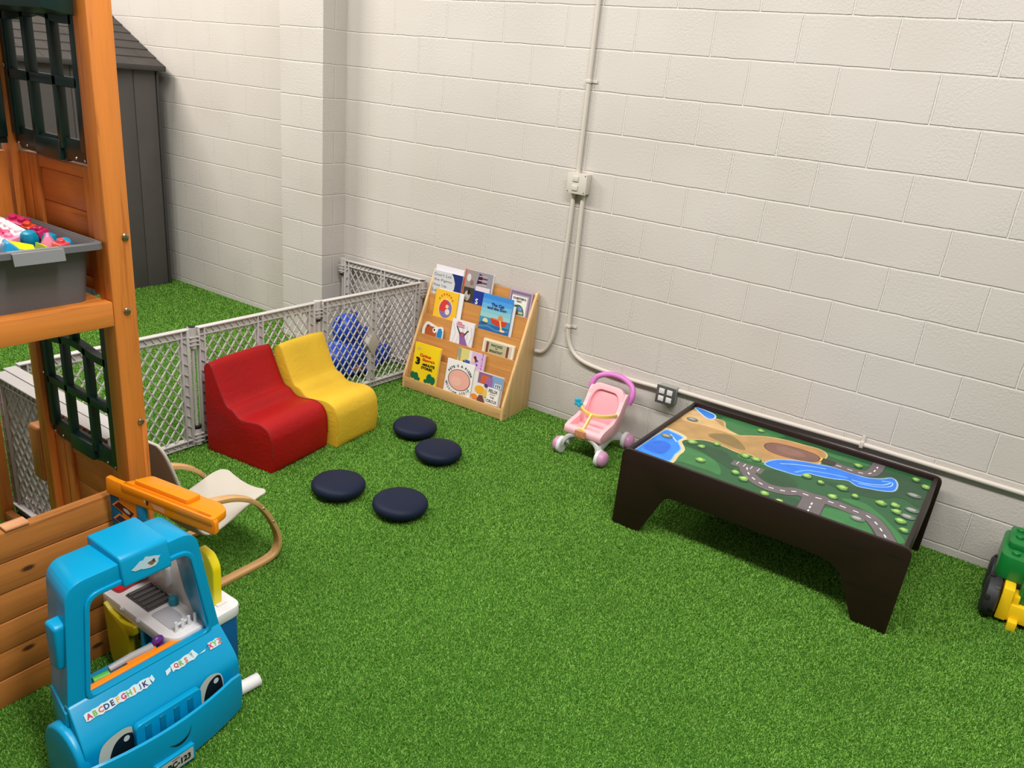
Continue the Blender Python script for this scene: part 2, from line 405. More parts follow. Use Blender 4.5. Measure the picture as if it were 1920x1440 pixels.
for i in range(nrow):
    t0, t1 = i / nrow, (i + 1.12) / nrow
    a = Vector((x0 + (x1 - x0) * t0, 0, zz0 + (zz1 - zz0) * t0)); c = Vector((x0 + (x1 - x0) * t1, 0, zz0 + (zz1 - zz0) * t1 - 0.008))
    y = -1.80 + (0.11 if i % 2 else 0)
    ys = [-1.80]
    while y < -0.02:
        if y > ys[-1] + 0.02: ys.append(y)
        y += 0.22
    ys.append(-0.015)
    for ya, yb in zip(ys, ys[1:]):
        o.prism([(a.x, a.z), (c.x, c.z), (c.x, c.z - 0.014), (a.x, a.z - 0.012)], ya + 0.002, yb - 0.002, 'xz')
o.prism([(x0 - .01, zz0 - .02), (x1, zz1 - .02), (x1 - .75, zz0 - .02)], -1.79, -0.018, 'xz')
o.build('shingle_roof', M_shroof, sh)
o = MB((-2.6, -0.9, 0)); o.box((-2.07, -1.81, 1.695), (-1.952, -0.012, 1.738), 0.01); o.build('eave_trim', M_shed2, sh)

# ------------------------------------------------------------------ playhouse
PO = (1.6, -3.0, 0)
ph = thing('wooden_playhouse', 'tall cedar playhouse frame with dark green window grilles at the left edge', 'playhouse', PO)
o = MB(PO); o.box((1.79, -2.692, 0), (1.86, -2.621, 2.55), 0.005); o.use(W_Z); o.box((1.858, -2.639, 0), (1.8625, -2.6215, 0.80), 0.0015); o.build('corner_post', W_Z, ph)
o = MB(PO); o.box((1.335, -2.705, 0), (1.386, -2.672, 2.55), 0.004); o.build('corner_post', W_Z, ph)
o = MB(PO); o.box((1.822, -4.0, 1.117), (1.862, -2.694, 1.190), 0.003); o.build('counter_beam', W_Y, ph)
o = MB(PO); o.box((1.39, -4.0, 1.160), (1.822, -2.69, 1.184), 0.002); o.build('counter_board', W_Y, ph)
pl = MB(PO)
for k in range(6):
    pl.box((1.805, -4.0, 0.096 * k + 0.0015), (1.84 - 0.002 * (k % 2), -2.694, 0.096 * (k + 1) - 0.0015), 0.003)
pl.use(mat('plank_gap', (60, 34, 16), 0.8)); pl.box((1.808, -3.99, 0.0), (1.832, -2.70, 0.572))
pl.build('plank_front', W_P, ph)
o = MB(PO); o.box((1.80, -3.05, 0.577), (1.842, -2.985, 0.585), 0.002); o.build('top_cleat', wood('pale_pine', (222, 160, 110), (200, 130, 84), 'Y'), ph)
# bolts
for bx in ((1.8625, -2.640, 1.372), (1.8625, -2.653, 1.156), (1.8625, -2.640, 0.798)):
    o = MB(PO); o.lathe([(0.0105, 0), (0.0105, 0.002), (0.0075, 0.0045), (0.003, 0.005), (0.0025, 0.0025)], 16, bx, 'x'); o.build('bolt', M_screw, ph)
def panel(z0, z1, groove_step):
    y = -2.668
    for x0, x1 in ((1.386, 1.44), (1.443, 1.488), (1.742, 1.79)):
        q = MB(PO); q.box((x0, y - 0.012, z0), (x1, y + 0.02, z1), 0.003); q.build('panel_stile', W_Z, ph)
    q = MB(PO); z = z1 - 0.035
    while z > z0 + 0.01:
        za = max(z0, z - groove_step); q.box((1.489, y - 0.002, za + 0.0012), (1.741, y + 0.012, z), 0.002); z = za
    q.build('panel_boards', W_X, ph)
    q = MB(PO); q.box((1.489, y - 0.008, z1 - 0.033), (1.741, y + 0.02, z1), 0.003); q.build('panel_rail', W_X, ph)
panel(1.19, 1.552, 0.096)
panel(0.02, 0.605, 0.105)
def window(z0, M=None, Y=-2.672):
    """grille of three columns, flat plastic with deep muntins"""
    q = MB(PO)
    if M is not None: q.M = M
    x0, x1, z1 = 1.386, 1.80, z0 + 0.56
    yA, yB = Y - 0.020, Y + 0.006
    q.box((x0, yA, z0 + 0.04), (x0 + 0.035, yB, z1), 0.004); q.box((x1 - 0.035, yA, z0 + 0.03), (x1, yB, z1), 0.004)
    q.box((x0 + .03, yA, z1 - 0.03), (x1 - .03, yB, z1), 0.004)
    # bottom apron with stepped tabs
    q.prism([(x0, z0 + .06), (x0, z0 + .012), (x0 + .02, z0 + 0.012), (x0 + .03, z0), (x0 + .12, z0), (x0 + .13, z0 - .006), (x1 - .13, z0 - .006), (x1 - .12, z0), (x1 - .03, z0), (x1 - .02, z0 + .012), (x1, z0 + .012), (x1, z0 + .06)], Y - 0.012, yB, 'xz', 0.003)
    q.box((x0 + .14, yA - .004, z0 - .004), (x1 - .14, Y, z0 + 0.052), 0.003)
    for xb in (x0 + 0.138, x1 - 0.138):
        q.box((xb - 0.011, yA, z0 + 0.03), (xb + 0.011, yB, z0 + 0.385), 0.003)
    q.box((x0 + .02, yA, z0 + 0.195), (x1 - .02, yB, z0 + 0.222), 0.003)
    # arched transom
    arc = [(x0 + 0.02, 0, z0 + 0.365), (x0 + .09, 0, z0 + .366), (x0 + .15, 0, z0 + .376), (x0 + .207, 0, z0 + .383), (x1 - .15, 0, z0 + .376), (x1 - .09, 0, z0 + .366), (x1 - 0.02, 0, z0 + 0.365)]
    q.ribbon([(a, (yA + yB) / 2, c) for a, _, c in smooth_path(arc, 4)], (0, 1, 0), yB - yA, 0.024)
    q.box(((x0 + x1) / 2 - .011, yA, z0 + .39), ((x0 + x1) / 2 + .011, yB, z1 - .02), .003)
    for sx, xa in ((1, x0 + .03), (-1, x1 - .03)):
        q.prism([(xa, z1 - .02), (xa + sx * .05, z1 - .02), (xa, z1 - .11)], yA + .004, yB - .004, 'xz')
    return q
wA = window(1.562).build('window_grille', M_green, ph)
wB = window(0.612).build('window_grille', M_green, ph)
# window on the back side, facing the front of the playhouse
RB = Matrix.Translation((1.385, -2.70, 0)) @ Matrix.Rotation(PI / 2, 4, 'Z') @ Matrix.Translation((-1.80 - 0.01, 2.672, 0))
wC = window(1.562, RB).build('window_grille', M_green, ph)
for (x, z) in ((1.406, 1.577), (1.455, 1.574), (1.727, 1.572), (1.772, 1.570), (1.396, 1.79)):
    for wo, dz in ((wA, 0), (wB, -0.95)):
        q = MB(PO); q.lathe([(0.0045, 0), (0.004, 0.0015), (0.0015, 0.003)], 10, (x, -2.6845 - (0.0105 if z > 1.7 else 0), z + dz - .0), 'y'); s_ = q.build('screw', M_steel, wo)
        for vv in s_.data.vertices: vv.co.y = 2 * (-2.6845 - (0.0105 if z > 1.7 else 0) - PO[1]) - vv.co.y
for x0y, x1y in ((-2.80, -2.715), (-2.91, -2.81), (-3.9, -2.92)):
    q = MB(PO); q.box((1.36, x0y, 1.19), (1.388, x1y, 1.552), 0.003); q.build('back_panel_board', W_Z, ph)
q = MB(PO); q.box((1.30, -4.0, 1.10), (1.345, -2.71, 1.17), .003); q.build('back_beam', W_Y, ph)
q = MB(PO); q.prism([(-2.785, 1.945), (-2.70, 1.935), (-2.70, 2.4), (-2.735, 2.4), (-2.785, 2.02)], 1.40, 1.822, 'yz', 0.004); q.build('green_awning', M_green, ph)
q = MB(PO); q.box((1.262, -2.712, 0.405), (1.333, -2.665, 0.618), 0.012, 3); q.build('wood_block_handle', wood('dark_cedar', (170, 104, 42), (132, 74, 26), 'Z'), ph)
q = MB(PO); q.box((0.816, -2.655, 0.0), (1.334, -2.625, 0.05), .004); q.build('ground_rail', wood('cedar_shade', (150, 90, 40), (116, 64, 26), 'X'), ph)
q = MB(PO); q.box((0.755, -2.665, 0.0), (0.815, -2.615, 0.48), .004); q.build('low_post', W_Z, ph)

# ------------------------------------------------------------------ bin with blocks
M_bin = mat('bin_plastic', (98, 98, 98), 0.5, 0.45, var=0.03, bs=0.1, bscale=200)
BO = (1.62, -2.96, 1.1845)
bn = thing('storage_bin', 'grey plastic tote full of building blocks on the playhouse counter', 'bin', BO)
def rrect(x0, x1, y0, y1, r, n=4): return round_poly([(x0, y0), (x1, y0), (x1, y1), (x0, y1)], r, n)
o = MB(BO); t = bmesh.new()
secs = [(1.43, 1.80, -3.26, -2.725, 0.0), (1.42, 1.812, -3.28, -2.712, 0.15), (1.408, 1.838, -3.30, -2.702, 0.175), (1.400, 1.860, -3.31, -2.696, 0.175), (1.40, 1.861, -3.312, -2.695, 0.159), (1.402, 1.859, -3.31, -2.697, 0.159), (1.404, 1.857, -3.306, -2.700, 0.171), (1.412, 1.834, -3.296, -2.706, 0.171), (1.424, 1.806, -3.276, -2.716, 0.148), (1.434, 1.796, -3.256, -2.729, 0.006)]
rings = []
for x0, x1, y0, y1, z in secs:
    rings.append([t.verts.new((x, y, BO[2] + z)) for x, y in rrect(x0, x1, y0, y1, 0.035)])
for a, c in zip(rings, rings[1:]):
    for k in range(len(a)): t.faces.new([a[k], a[(k + 1) % len(a)], c[(k + 1) % len(a)], c[k]])
t.faces.new(rings[0]); t.faces.new(rings[-1]); bmesh.ops.recalc_face_normals(t, faces=t.faces[:]); o._join(t)
o.build('tub', M_bin, bn)
o = MB(BO); o.prism([(1.838, BO[2] + .1755), (1.868, BO[2] + .174), (1.873, BO[2] + .143), (1.868, BO[2] + .143), (1.863, BO[2] + .168), (1.838, BO[2] + .169)], -2.945, -2.815, 'xz', 0.001); o.build('lip_handle', mat('bin_lip', (128, 128, 128), 0.4), bn)
blk_cols = {'pink': (222, 92, 130), 'magenta': (186, 30, 84), 'teal': (0, 130, 160), 'lime': (196, 206, 20), 'white': (238, 234, 232), 'sky': (20, 150, 200), 'orange': (205, 70, 30), 'rose': (240, 140, 170), 'yellow': (240, 220, 60), 'red': (214, 70, 80)}
def block(name, label, colr, c, size, rot, kind):
    e = thing(name, label, 'building block', c, rot, 'building blocks in the grey bin')
    m = mat('block_' + colr, blk_cols[colr], 0.3, 0.5)
    a, b_, h = size; q = MB()
    if kind == 'wedge': q.prism([(-a / 2, 0), (a / 2, 0), (-a / 2 + .005, h), (-a / 2, h)], -b_ / 2, b_ / 2, 'xz', 0.002)
    elif kind == 'roof': q.prism([(-a / 2, 0), (a / 2, 0), (a / 2, .004), (0.003, h), (-.003, h), (-a / 2, .004)], -b_ / 2, b_ / 2, 'xz', 0.002)
    elif kind == 'knob': q.lathe([(a * .42, 0), (a * .5, h * .25), (a * .5, h * .6), (a * .38, h * .9), (a * .15, h)], 18)
    else: q.box((-a / 2, -b_ / 2, 0), (a / 2, b_ / 2, h), 0.003)
    q.build('block_body', m, e)
    if kind in ('brick',):
        nx, ny = max(1, round(a / 0.032)), max(1, round(b_ / 0.032))
        for i in range(nx):
            for j in range(ny):
                q = MB(); q.lathe([(0.0105, 0), (0.0105, 0.008), (0.009, 0.010)], 14, (-a / 2 + a * (i + .5) / nx, -b_ / 2 + b_ * (j + .5) / ny, h - .0005)); q.build('stud', m, e)
    return e
BZ = 1.335
def bk(nm, lb, cl, x, y, size, rot, kind, dz=0.0): block(nm, lb, cl, (x, y, BZ + dz - size[2] / 2), size, rot, kind)
bk('toy_brick', 'long white ribbed building brick lying slanted at the back of the grey bin', 'white', 1.523, -2.790, (0.15, 0.040, 0.034), (0.25, 0.10, 0.0), 'brick', .008)
bk('toy_brick', 'dark magenta cube brick leaning against the back corner of the bin', 'magenta', 1.478, -2.748, (0.055, 0.045, 0.05), (0.3, 0.2, 0.5), 'brick', .012)
bk('toy_brick', 'orange brick just behind the white ribbed brick', 'orange', 1.525, -2.738, (0.042, 0.03, 0.036), (0.3, 0.1, 0.3), 'brick', .006)
bk('toy_brick', 'crimson brick between orange brick and right wall of bin', 'magenta', 1.590, -2.738, (0.055, 0.034, 0.034), (0.25, -0.15, 0.1), 'brick', .002)
bk('toy_knob_block', 'teal round knob block, left of the two in the middle of the bin', 'teal', 1.60, -2.776, (0.05, 0.05, 0.045), (0.15, 0.1, 0), 'knob')
bk('toy_knob_block', 'teal round knob block, right of the two in the middle of the bin', 'teal', 1.648, -2.748, (0.042, 0.042, 0.042), (-0.1, 0.1, 0), 'knob')
bk('toy_knob_block', 'teal round knob block alone near the right front corner of the bin', 'teal', 1.722, -2.738, (0.042, 0.042, 0.038), (0.3, 0.5, 0), 'knob', .003)
bk('toy_roof_block', 'lime yellow slope block at the front left of the bin', 'lime', 1.685, -2.836, (0.06, 0.05, 0.04), (0.2, -0.35, 1.2), 'wedge', .002)
bk('toy_roof_block', 'lime yellow slope block just behind the bin front handle', 'lime', 1.755, -2.800, (0.06, 0.04, 0.03), (0.1, 0.1, 1.75), 'wedge')
bk('toy_roof_block', 'sky blue triangular roof block at front left by the bin rim', 'sky', 1.722, -2.880, (0.07, 0.06, 0.052), (0, -0.25, 1.3), 'roof')
bk('toy_roof_block', 'pale pink triangular block next to the red stepped brick in the bin', 'rose', 1.695, -2.772, (0.055, 0.04, 0.048), (0.1, 0, 1.1), 'roof', .003)
bk('toy_brick', 'coral red stepped brick standing in front of the corner teal knob', 'red', 1.742, -2.760, (0.034, 0.034, 0.03), (0.1, 0.1, 0.3), 'brick', -.002)
bk('toy_brick', 'pink brick with rounded studs at the left of the white brick', 'pink', 1.560, -2.830, (0.06, 0.045, 0.03), (0.1, 0.1, 0.3), 'brick')
bk('toy_brick', 'deep pink brick behind the pink studded one at far left', 'pink', 1.50, -2.860, (0.05, 0.05, 0.03), (0.2, 0.1, 0.8), 'brick')
bk('toy_brick', 'small white brick beside the sky blue roof block at the rim', 'white', 1.645, -2.885, (0.04, 0.04, 0.034), (0.1, 0.2, 0.4), 'brick')
bk('toy_brick', 'small pink brick half buried beneath the white ribbed brick', 'rose', 1.605, -2.835, (0.04, 0.04, 0.03), (0.1, 0.1, 0.5), 'brick', -.004)
# unseen deeper layer of blocks
fillb = MB((1.62, -2.96, 1.27))
for i in range(150):
    c = (random.uniform(1.465, 1.765), random.uniform(-3.20, -2.775), 1.265 + random.uniform(0, .03)); s_ = random.uniform(.015, .022)
    fillb.use(mat('block_' + random.choice(list(blk_cols)), (200, 80, 80), 0.3)); fillb.box([x - s_ for x in c], [x + s_ for x in c], .002, 1, Euler((random.random(), random.random(), random.random())))
fo = fillb.build('toy_brick_layer'); fo['kind'] = 'stuff'; tag(fo, 'jumbled lower layer of mixed building bricks deep in the bin', 'building blocks')

# ------------------------------------------------------------------ play yard fence
H = 0.63
def diamond_clip(p, d, x0, x1, z0, z1):
    t0, t1 = -9, 9
    for pc, dc, lo, hi in ((p[0], d[0], x0, x1), (p[1], d[1], z0, z1)):
        if abs(dc) < 1e-9:
            if pc < lo or pc > hi: return None
            continue
        a, b_ = (lo - pc) / dc, (hi - pc) / dc
        if a > b_: a, b_ = b_, a
        t0, t1 = max(t0, a), min(t1, b_)
    if t1 - t0 < 0.005: return None
    return (p[0] + d[0] * t0, p[1] + d[1] * t0), (p[0] + d[0] * t1, p[1] + d[1] * t1)
def fence_panel(label, p, q, plate=False, post=True, cap=True, band=False, fw=0.017):
    p, q = Vector((p[0], p[1], 0)), Vector((q[0], q[1], 0)); d = q - p; L = d.length; ang = math.atan2(d.y, d.x)
    e = thing('fence_panel', label, 'play fence', p, (0, 0, ang), 'lattice play fence panels')
    x0 = 0.055 if post else 0.0
    # frame: flanged rails with diagonal ribs
    f = MB()
    def rail(za, zb):
        f.box((x0, -fw, zb - 0.007), (L, fw, zb), 0.002); f.box((x0, -0.012, za), (L, 0.012, za + 0.006), 0.001)
        f.box((x0, -0.003, za + .001), (L, 0.003, zb - .003))
        x = x0 + 0.02
        while x < L - 0.03:
            f.bar((x, 0, za + .003), (x + 0.022, 0, zb - .004), 0.004, 0.022, (0, 1, 0)); x += 0.036
    rail(H - 0.043, H); rail(0.012, 0.05)
    def stile(xa, xb):
        f.box((xa, -0.016, 0.012), (xa + 0.006, 0.016, H - .001), 0.001); f.box((xb - 0.006, -0.016, 0.012), (xb, 0.016, H - .001), 0.001)
        f.box((xa, -0.003, 0.012), (xb, 0.003, H - .002))
        z = 0.06
        while z < H - 0.06:
            f.bar((xa + .003, 0, z), (xb - .003, 0, z + 0.02), 0.004, 0.024, (0, 1, 0)); z += 0.055
    stile(x0, x0 + 0.036); stile(L - 0.036, L); xm = (x0 + L) / 2; stile(xm - 0.018, xm + 0.018)
    f.build('panel_frame', M_lgrey, e)
    dw, dh = 0.052, 0.072
    l = MB()
    for xa, xb in ((x0 + 0.036, xm - 0.018), (xm + 0.018, L - 0.036)):
        k = -20
        while k < 60:
            px = xa + k * dw
            for sg in (1, -1):
                r = diamond_clip((px, 0.05), (sg * dw, dh), xa, xb, 0.05, H - 0.043)
                if r: l.bar((r[0][0], 0, r[0][1]), (r[1][0], 0, r[1][1]), 0.0055, 0.007, (0, 1, 0))
            k += 1
    l.build('lattice', M_lgrey, e)
    if post:
        h = MB()
        h.lathe([(0.021, H - 0.10), (0.021, H + 0.004)], 18, (0.024, 0, 0)); h.lathe([(0.021, 0.012), (0.021, 0.10)], 18, (0.024, 0, 0))
        for z in (H - .085, H - .065, H - .045, 0.03, 0.05, 0.07): h.box((0.0, -0.024, z), (0.05, 0.024, z + .004))
        h.tube([(0.024, 0, 0.08), (0.024, 0, H - .08)], 0.008, 8); h.box((0.044, -0.014, 0.012), (0.056, 0.014, H), .002)
        hp = h.build('hinge_post', M_lgrey, e)
        if cap: c = MB(); c.lathe([(0.017, H + .003), (0.017, H + .008), (0.013, H + .010)], 18, (0.024, 0, 0)); c.build('post_cap', M_black, hp)
        c = MB(); c.lathe([(0.0215, 0.10), (0.0225, 0.102), (0.0225, 0.114), (0.0215, 0.116)], 18, (0.024, 0, 0)); c.build('post_band', M_black, hp)
        if band:
            c = MB(); c.lathe([(0.0215, H - .112), (0.0225, H - .11), (0.0225, H - .098), (0.0215, H - .096)], 18, (0.024, 0, 0)); c.build('post_band', M_black, hp)
    if plate:
        c = MB(); zc = 0.30
        c.prism(round_poly([(xm - .05, zc), (xm, zc - .085), (xm + .05, zc), (xm, zc + .085)], .012, 3), -0.026, 0.02, 'xz', .004); c.build('diamond_plate', mat('gate_plate', (176, 170, 160), 0.5), e)
    return e
fence_panel('grey lattice fence panel between playhouse post and red chair', (0.738, -1.68), (0.722, -2.49))
fence_panel('grey lattice fence panel directly behind the red and yellow chairs', (0.748, -0.895), (0.738, -1.676), cap=False, band=True)
fence_panel('grey lattice fence panel with diamond plate, left of the bookshelf', (0.795, -0.055), (0.749, -0.889), plate=True)
fence_panel('grey lattice fence panel lying flat along the block wall', (0.035, -0.062), (0.77, -0.03), cap=False, band=True)
fence_panel('grey lattice fence panel folded behind the lower playhouse window, rear of two', (0.735, -2.525), (1.56, -2.535), post=False, fw=.024)
fence_panel('grey lattice fence panel folded against the lower playhouse window, front of two', (0.765, -2.578), (1.58, -2.586), post=False, fw=.024)

# ------------------------------------------------------------------ foam chairs
def vinyl(name, rgb):
    m, nt, b = new_mat(name); v = coords(nt); c = lin(rgb)
    n = N(nt, 'ShaderNodeTexNoise', Scale=3.5, Detail=3.0); nt.links.new(v, n.inputs['Vector'])
    nt.links.new(ramp(nt, n.outputs[0], [(0.3, tuple(x * .86 for x in c[:3]) + (1,)), (0.7, c)]), b.inputs['Base Color'])
    b.inputs['Roughness'].default_value = 0.5; b.inputs['Specular IOR Level'].default_value = 0.28
    w = N(nt, 'ShaderNodeTexNoise', Scale=14.0, Detail=2.0, Distortion=1.5); nt.links.new(coords(nt, (1, 1, 1.6)), w.inputs['Vector'])
    p = bump(nt, b, w.outputs[0], 0.22, 0.010)
    g = N(nt, 'ShaderNodeTexNoise', Scale=220.0); nt.links.new(v, g.inputs['Vector']); bump(nt, b, g.outputs[0], 0.08, 0.002, p)
    return m
def foam_chair(name, label, origin, ang, W, D, Hh, colr, seamc):
    """u forward, v across; origin = front-left bottom corner seen from the front"""
    e = thing(name, label, 'foam chair', (origin[0], origin[1], 0), (0, 0, ang), 'soft foam chairs by the fence')
    prof = [(-D, 0.0), (-D - .005, .2), (-D - .002, Hh - .05), (-D + .006, Hh - .016), (-D + .022, Hh - .002), (-D + .042, Hh - .014), (-D + .075, Hh - .085), (-D + .13, Hh - .19), (-D + .175, .262), (-D + .215, .232), (-D + .26, .228), (-D + .32, .236), (-.07, .237), (-.03, .222), (-.008, .190), (0.0, .155), (.004, .08), (0, 0)]
    P = [tuple(p) for p in smooth_path([Vector((a, b, 0)) for a, b in prof], 4)]
    P = [(a[0], max(0, a[1])) for a in P]
    q = MB(); t = bmesh.new(); nW = 14; rows = []
    for i in range(nW + 1):
        v = i / nW
        puff = 0.010 * (1 - (2 * v - 1) ** 4)
        row = []
        for k, (u, z) in enumerate(P):
            a, c = P[max(k - 1, 0)], P[min(k + 1, len(P) - 1)]; tx, tz = c[0] - a[0], c[1] - a[1]; L = math.hypot(tx, tz) or 1
            row.append(t.verts.new((u - tz / L * puff * (1 if z > .01 else 0) * -1 * -1, v * W, z + (tx / L * puff if z > .01 else 0))))
        rows.append(row)
    for a, c in zip(rows, rows[1:]):
        for k in range(len(P) - 1): t.faces.new([a[k], a[k + 1], c[k + 1], c[k]])
        t.faces.new([a[-1], a[0], c[0], c[-1]])
    t.faces.new(rows[0]); t.faces.new(rows[-1][::-1]); bmesh.ops.recalc_face_normals(t, faces=t.faces[:])
    es = [x for x in t.edges if len(x.link_faces) == 2 and x.calc_face_angle(0) > 1.0 and (all(abs(v.co.y) < 1e-6 for v in x.verts) or all(abs(v.co.y - W) < 1e-6 for v in x.verts))]
    bmesh.ops.bevel(t, geom=es, offset=0.012, segments=3, affect='EDGES', profile=0.5, clamp_overlap=True)
    q._join(t); q.build('foam_body', vinyl(name + '_vinyl', colr), e, 40)
    ms = mat('seam_%d' % seamc[1], seamc, .5)
    for y in (0.004, W - 0.004):
        q = MB(); q.tube([(a - .002 * 0, y, b + .0005) for a, b in P[8:-4]], 0.0038, 6); q.build('seam', ms, e)
    return e
foam_chair('foam_chair', 'red vinyl foam chair, the nearer of the two by the fence', (1.237, -1.647), math.radians(7), 0.405, 0.425, 0.472, (162, 9, 13), (130, 16, 18))
foam_chair('foam_chair', 'yellow vinyl foam chair tucked behind the red foam chair', (1.243, -1.232), math.radians(5), 0.33, 0.436, 0.470, (222, 180, 48), (206, 164, 46))

# ------------------------------------------------------------------ floor cushions
M_navy = mat('navy_vinyl', (24, 31, 50), 0.55, 0.15, var=0.05, bs=0.2, bscale=240)
M_navy2 = mat('navy_base', (24, 28, 46), 0.7)
def stool(label, x, y, r, rz):
    e = thing('floor_cushion', label, 'cushion', (x, y, 0), (0, 0, rz), 'round navy floor cushions')
    q = MB(); k = r / .125
    q.lathe([(0.078 * k, 0.012), (0.100 * k, 0.016), (0.117 * k, 0.028), (0.1245 * k, 0.044), (0.1235 * k, 0.058), (0.115 * k, 0.069), (0.098 * k, 0.0765), (0.07 * k, 0.0805), (0.035 * k, 0.0825), (0.002, 0.083)], 48); q.build('cushion_pad', M_navy, e, 60)
    q = MB(); q.lathe([(0.06 * k, 0.0), (0.084 * k, 0.0), (0.088 * k, 0.013), (0.06 * k, 0.014)], 36); q.build('base_ring', M_navy2, e)
    return e
stool('round navy vinyl floor cushion nearest the yellow chair and bookshelf', 1.420, -.815, .122, 0)
stool('round navy vinyl floor cushion, the rightmost of the four', 1.703, -.950, .124, .6)
stool('round navy vinyl floor cushion in front of the red chair', 1.602, -1.557, .126, 1.3)
stool('round navy vinyl floor cushion nearest the camera', 1.925, -1.485, .127, 2.1)

# ------------------------------------------------------------------ book display
TH = 0.041; SO = Vector((0.889, -0.334, 0))
bs_ = thing('book_display', 'light birch five tier book display stand against the block wall', 'bookshelf', SO, (0, 0, TH))
W_B = wood('birch_ply', (204, 160, 104), (188, 142, 86), 'X', 0.45); W_BT = wood('birch_tier', (190, 132, 68), (176, 116, 54), 'X', 0.5); W_BS = wood('birch_side', (214, 176, 120), (200, 160, 102), 'Z', 0.45)
SW, SD, SH = 0.765, 0.295, 0.723
sl = lambda z: (z - .074) / .649 * .27
lips = {5: .074, 4: .224, 3: .346, 2: .462, 1: .587, 0: SH}
for u in (0.0, SW - 0.016):
    q = MB(); q.prism(round_poly([(0, 0), (SD, 0), (SD, SH + .012), (.268, SH + .012), (0.0, .085)], [0, 0, .01, .012, .02], 4), u, u + 0.016, 'yz', 0.0015); q.build('side_panel', W_BS, bs_)
q = MB(); q.box((0.016, 0.0, 0.006), (SW - .016, 0.0095, 0.074), 0.002); q.build('kick_board', W_B, bs_)
for i in (5, 4, 3, 2, 1):
    zb = max(0.006, lips[i] - 0.10); zt = lips[i - 1]; f = lambda z: sl(lips[i]) + .030 + .167 * (z - lips[i])
    q = MB(); q.prism([(f(zb), zb), (f(zt), zt), (f(zt) + .009, zt), (f(zb) + .009, zb)], 0.0165, SW - 0.0165, 'yz', 0.001); q.build('tier_board', W_BT, bs_)
    q = MB(); zl = lips[i] - .036; q.box((0.017, sl(lips[i]) - .004 if i < 5 else 0.019, zl - .006), (SW - .017, f(zl) - .0005, zl)); q.build('tier_ledge', W_B, bs_)
for z, v in ((.69, .275), (.03, .02)):
    q = MB(); q.lathe([(0.004, 0), (0.004, .0012)], 10, (SW, v, z), 'x'); q.build('screw', mat('dark_screw', (70, 58, 44), .5), bs_)

def book(name, label, row, u0, u1, ztop, thick, cover, art, dv=0.0135, roll=0.0, zb=None, pages=True, group=None):
    zi = lips[row]; zb = zi - .034 if zb is None else zb; til = math.atan(.167); uc = (u0 + u1) / 2; w = u1 - u0
    v = sl(zi) + dv + .167 * (zb - zi)
    P = SO + Matrix.Rotation(TH, 3, 'Z') @ Vector((uc, v, zb)); h = (ztop - zb) / math.cos(til)
    e = thing(name, label, 'book', P, (-til, roll, TH), group)
    m = mat('book_' + label[:26], cover, .35, .45)
    q = MB(); q.box((-w / 2, 0, 0), (w / 2, 0.0016, h)); q.box((-w / 2, thick - .0016, 0), (w / 2, thick, h)); q.box((-w / 2, 0, 0), (-w / 2 + .002, thick, h)); q.build('cover', m, e)
    q = MB(); q.box((-w / 2 + .002, 0.0017, .002), (w / 2 - .0025, thick - .0017, h - .0025)); q.build('pages', M_paper, e)
    vis = (zi - zb) / math.cos(til)
    mp = lambda a, b, off: (-w / 2 + a * w, -.0003 - off, vis + b * (h - vis))  # b: 0 at lip, 1 at top
    k = w / (h - vis)
    art(e, mp, k)
    return e
def C(r, g, b): return mat('ink_%d_%d_%d' % (r, g, b), (r, g, b), .4)
LAY = .00025
def rectp(a0, b0, a1, b1): return [(a0, b0), (a1, b0), (a1, b1), (a0, b1)]
class Art:
    def __init__(s): s.q = MB(); s.n = 1
    def poly(s, pts, c, mp): s.q.use(C(*c)); s.q.flat(pts, mp, LAY * s.n); s.n += 1; return s
    def txt(s, t, mp, u, v, c, k, w=None, h=None, bold=.02, rot=0, slope=0):
        s.q.use(C(*c)); V, F, tw, th = text_geo(t, bold)
        mp2 = lambda a, b, o: mp(a, b * k, o)
        if w is not None and h is not None: hh = h / k
        elif w is not None: hh = w * th / tw
        else: hh = h / k; w = hh * tw / th
        s.q.text(t, mp2, u, v / k, w, hh, LAY * s.n, bold, slope, rot); s.n += 1; return s
def art_pigeon(e, mp, k):
    a = Art(); a.poly(rectp(0, 0, 1, 1), (24, 40, 104), mp)
    a.poly([(0, 0), (.60, 0), (.70, .15), (.765, .35), (.77, .6), (.70, .85), (.62, 1), (0, 1)], (196, 196, 196), mp); a.q.build('cover_picture', None, e)
    t = Art(); t.n = 4
    for s_, u, v, w in (("Don't Let", .34, .84, .58), ("the Pigeon", .36, .61, .62), ("Stay Up", .28, .39, .46), ("Late!", .19, .17, .28)): t.txt(s_, mp, u, v, (90, 90, 96), k, w=w, bold=.0, h=.13)
    t.q.build('title_lettering', None, e)
def art_blank(e, mp, k): pass
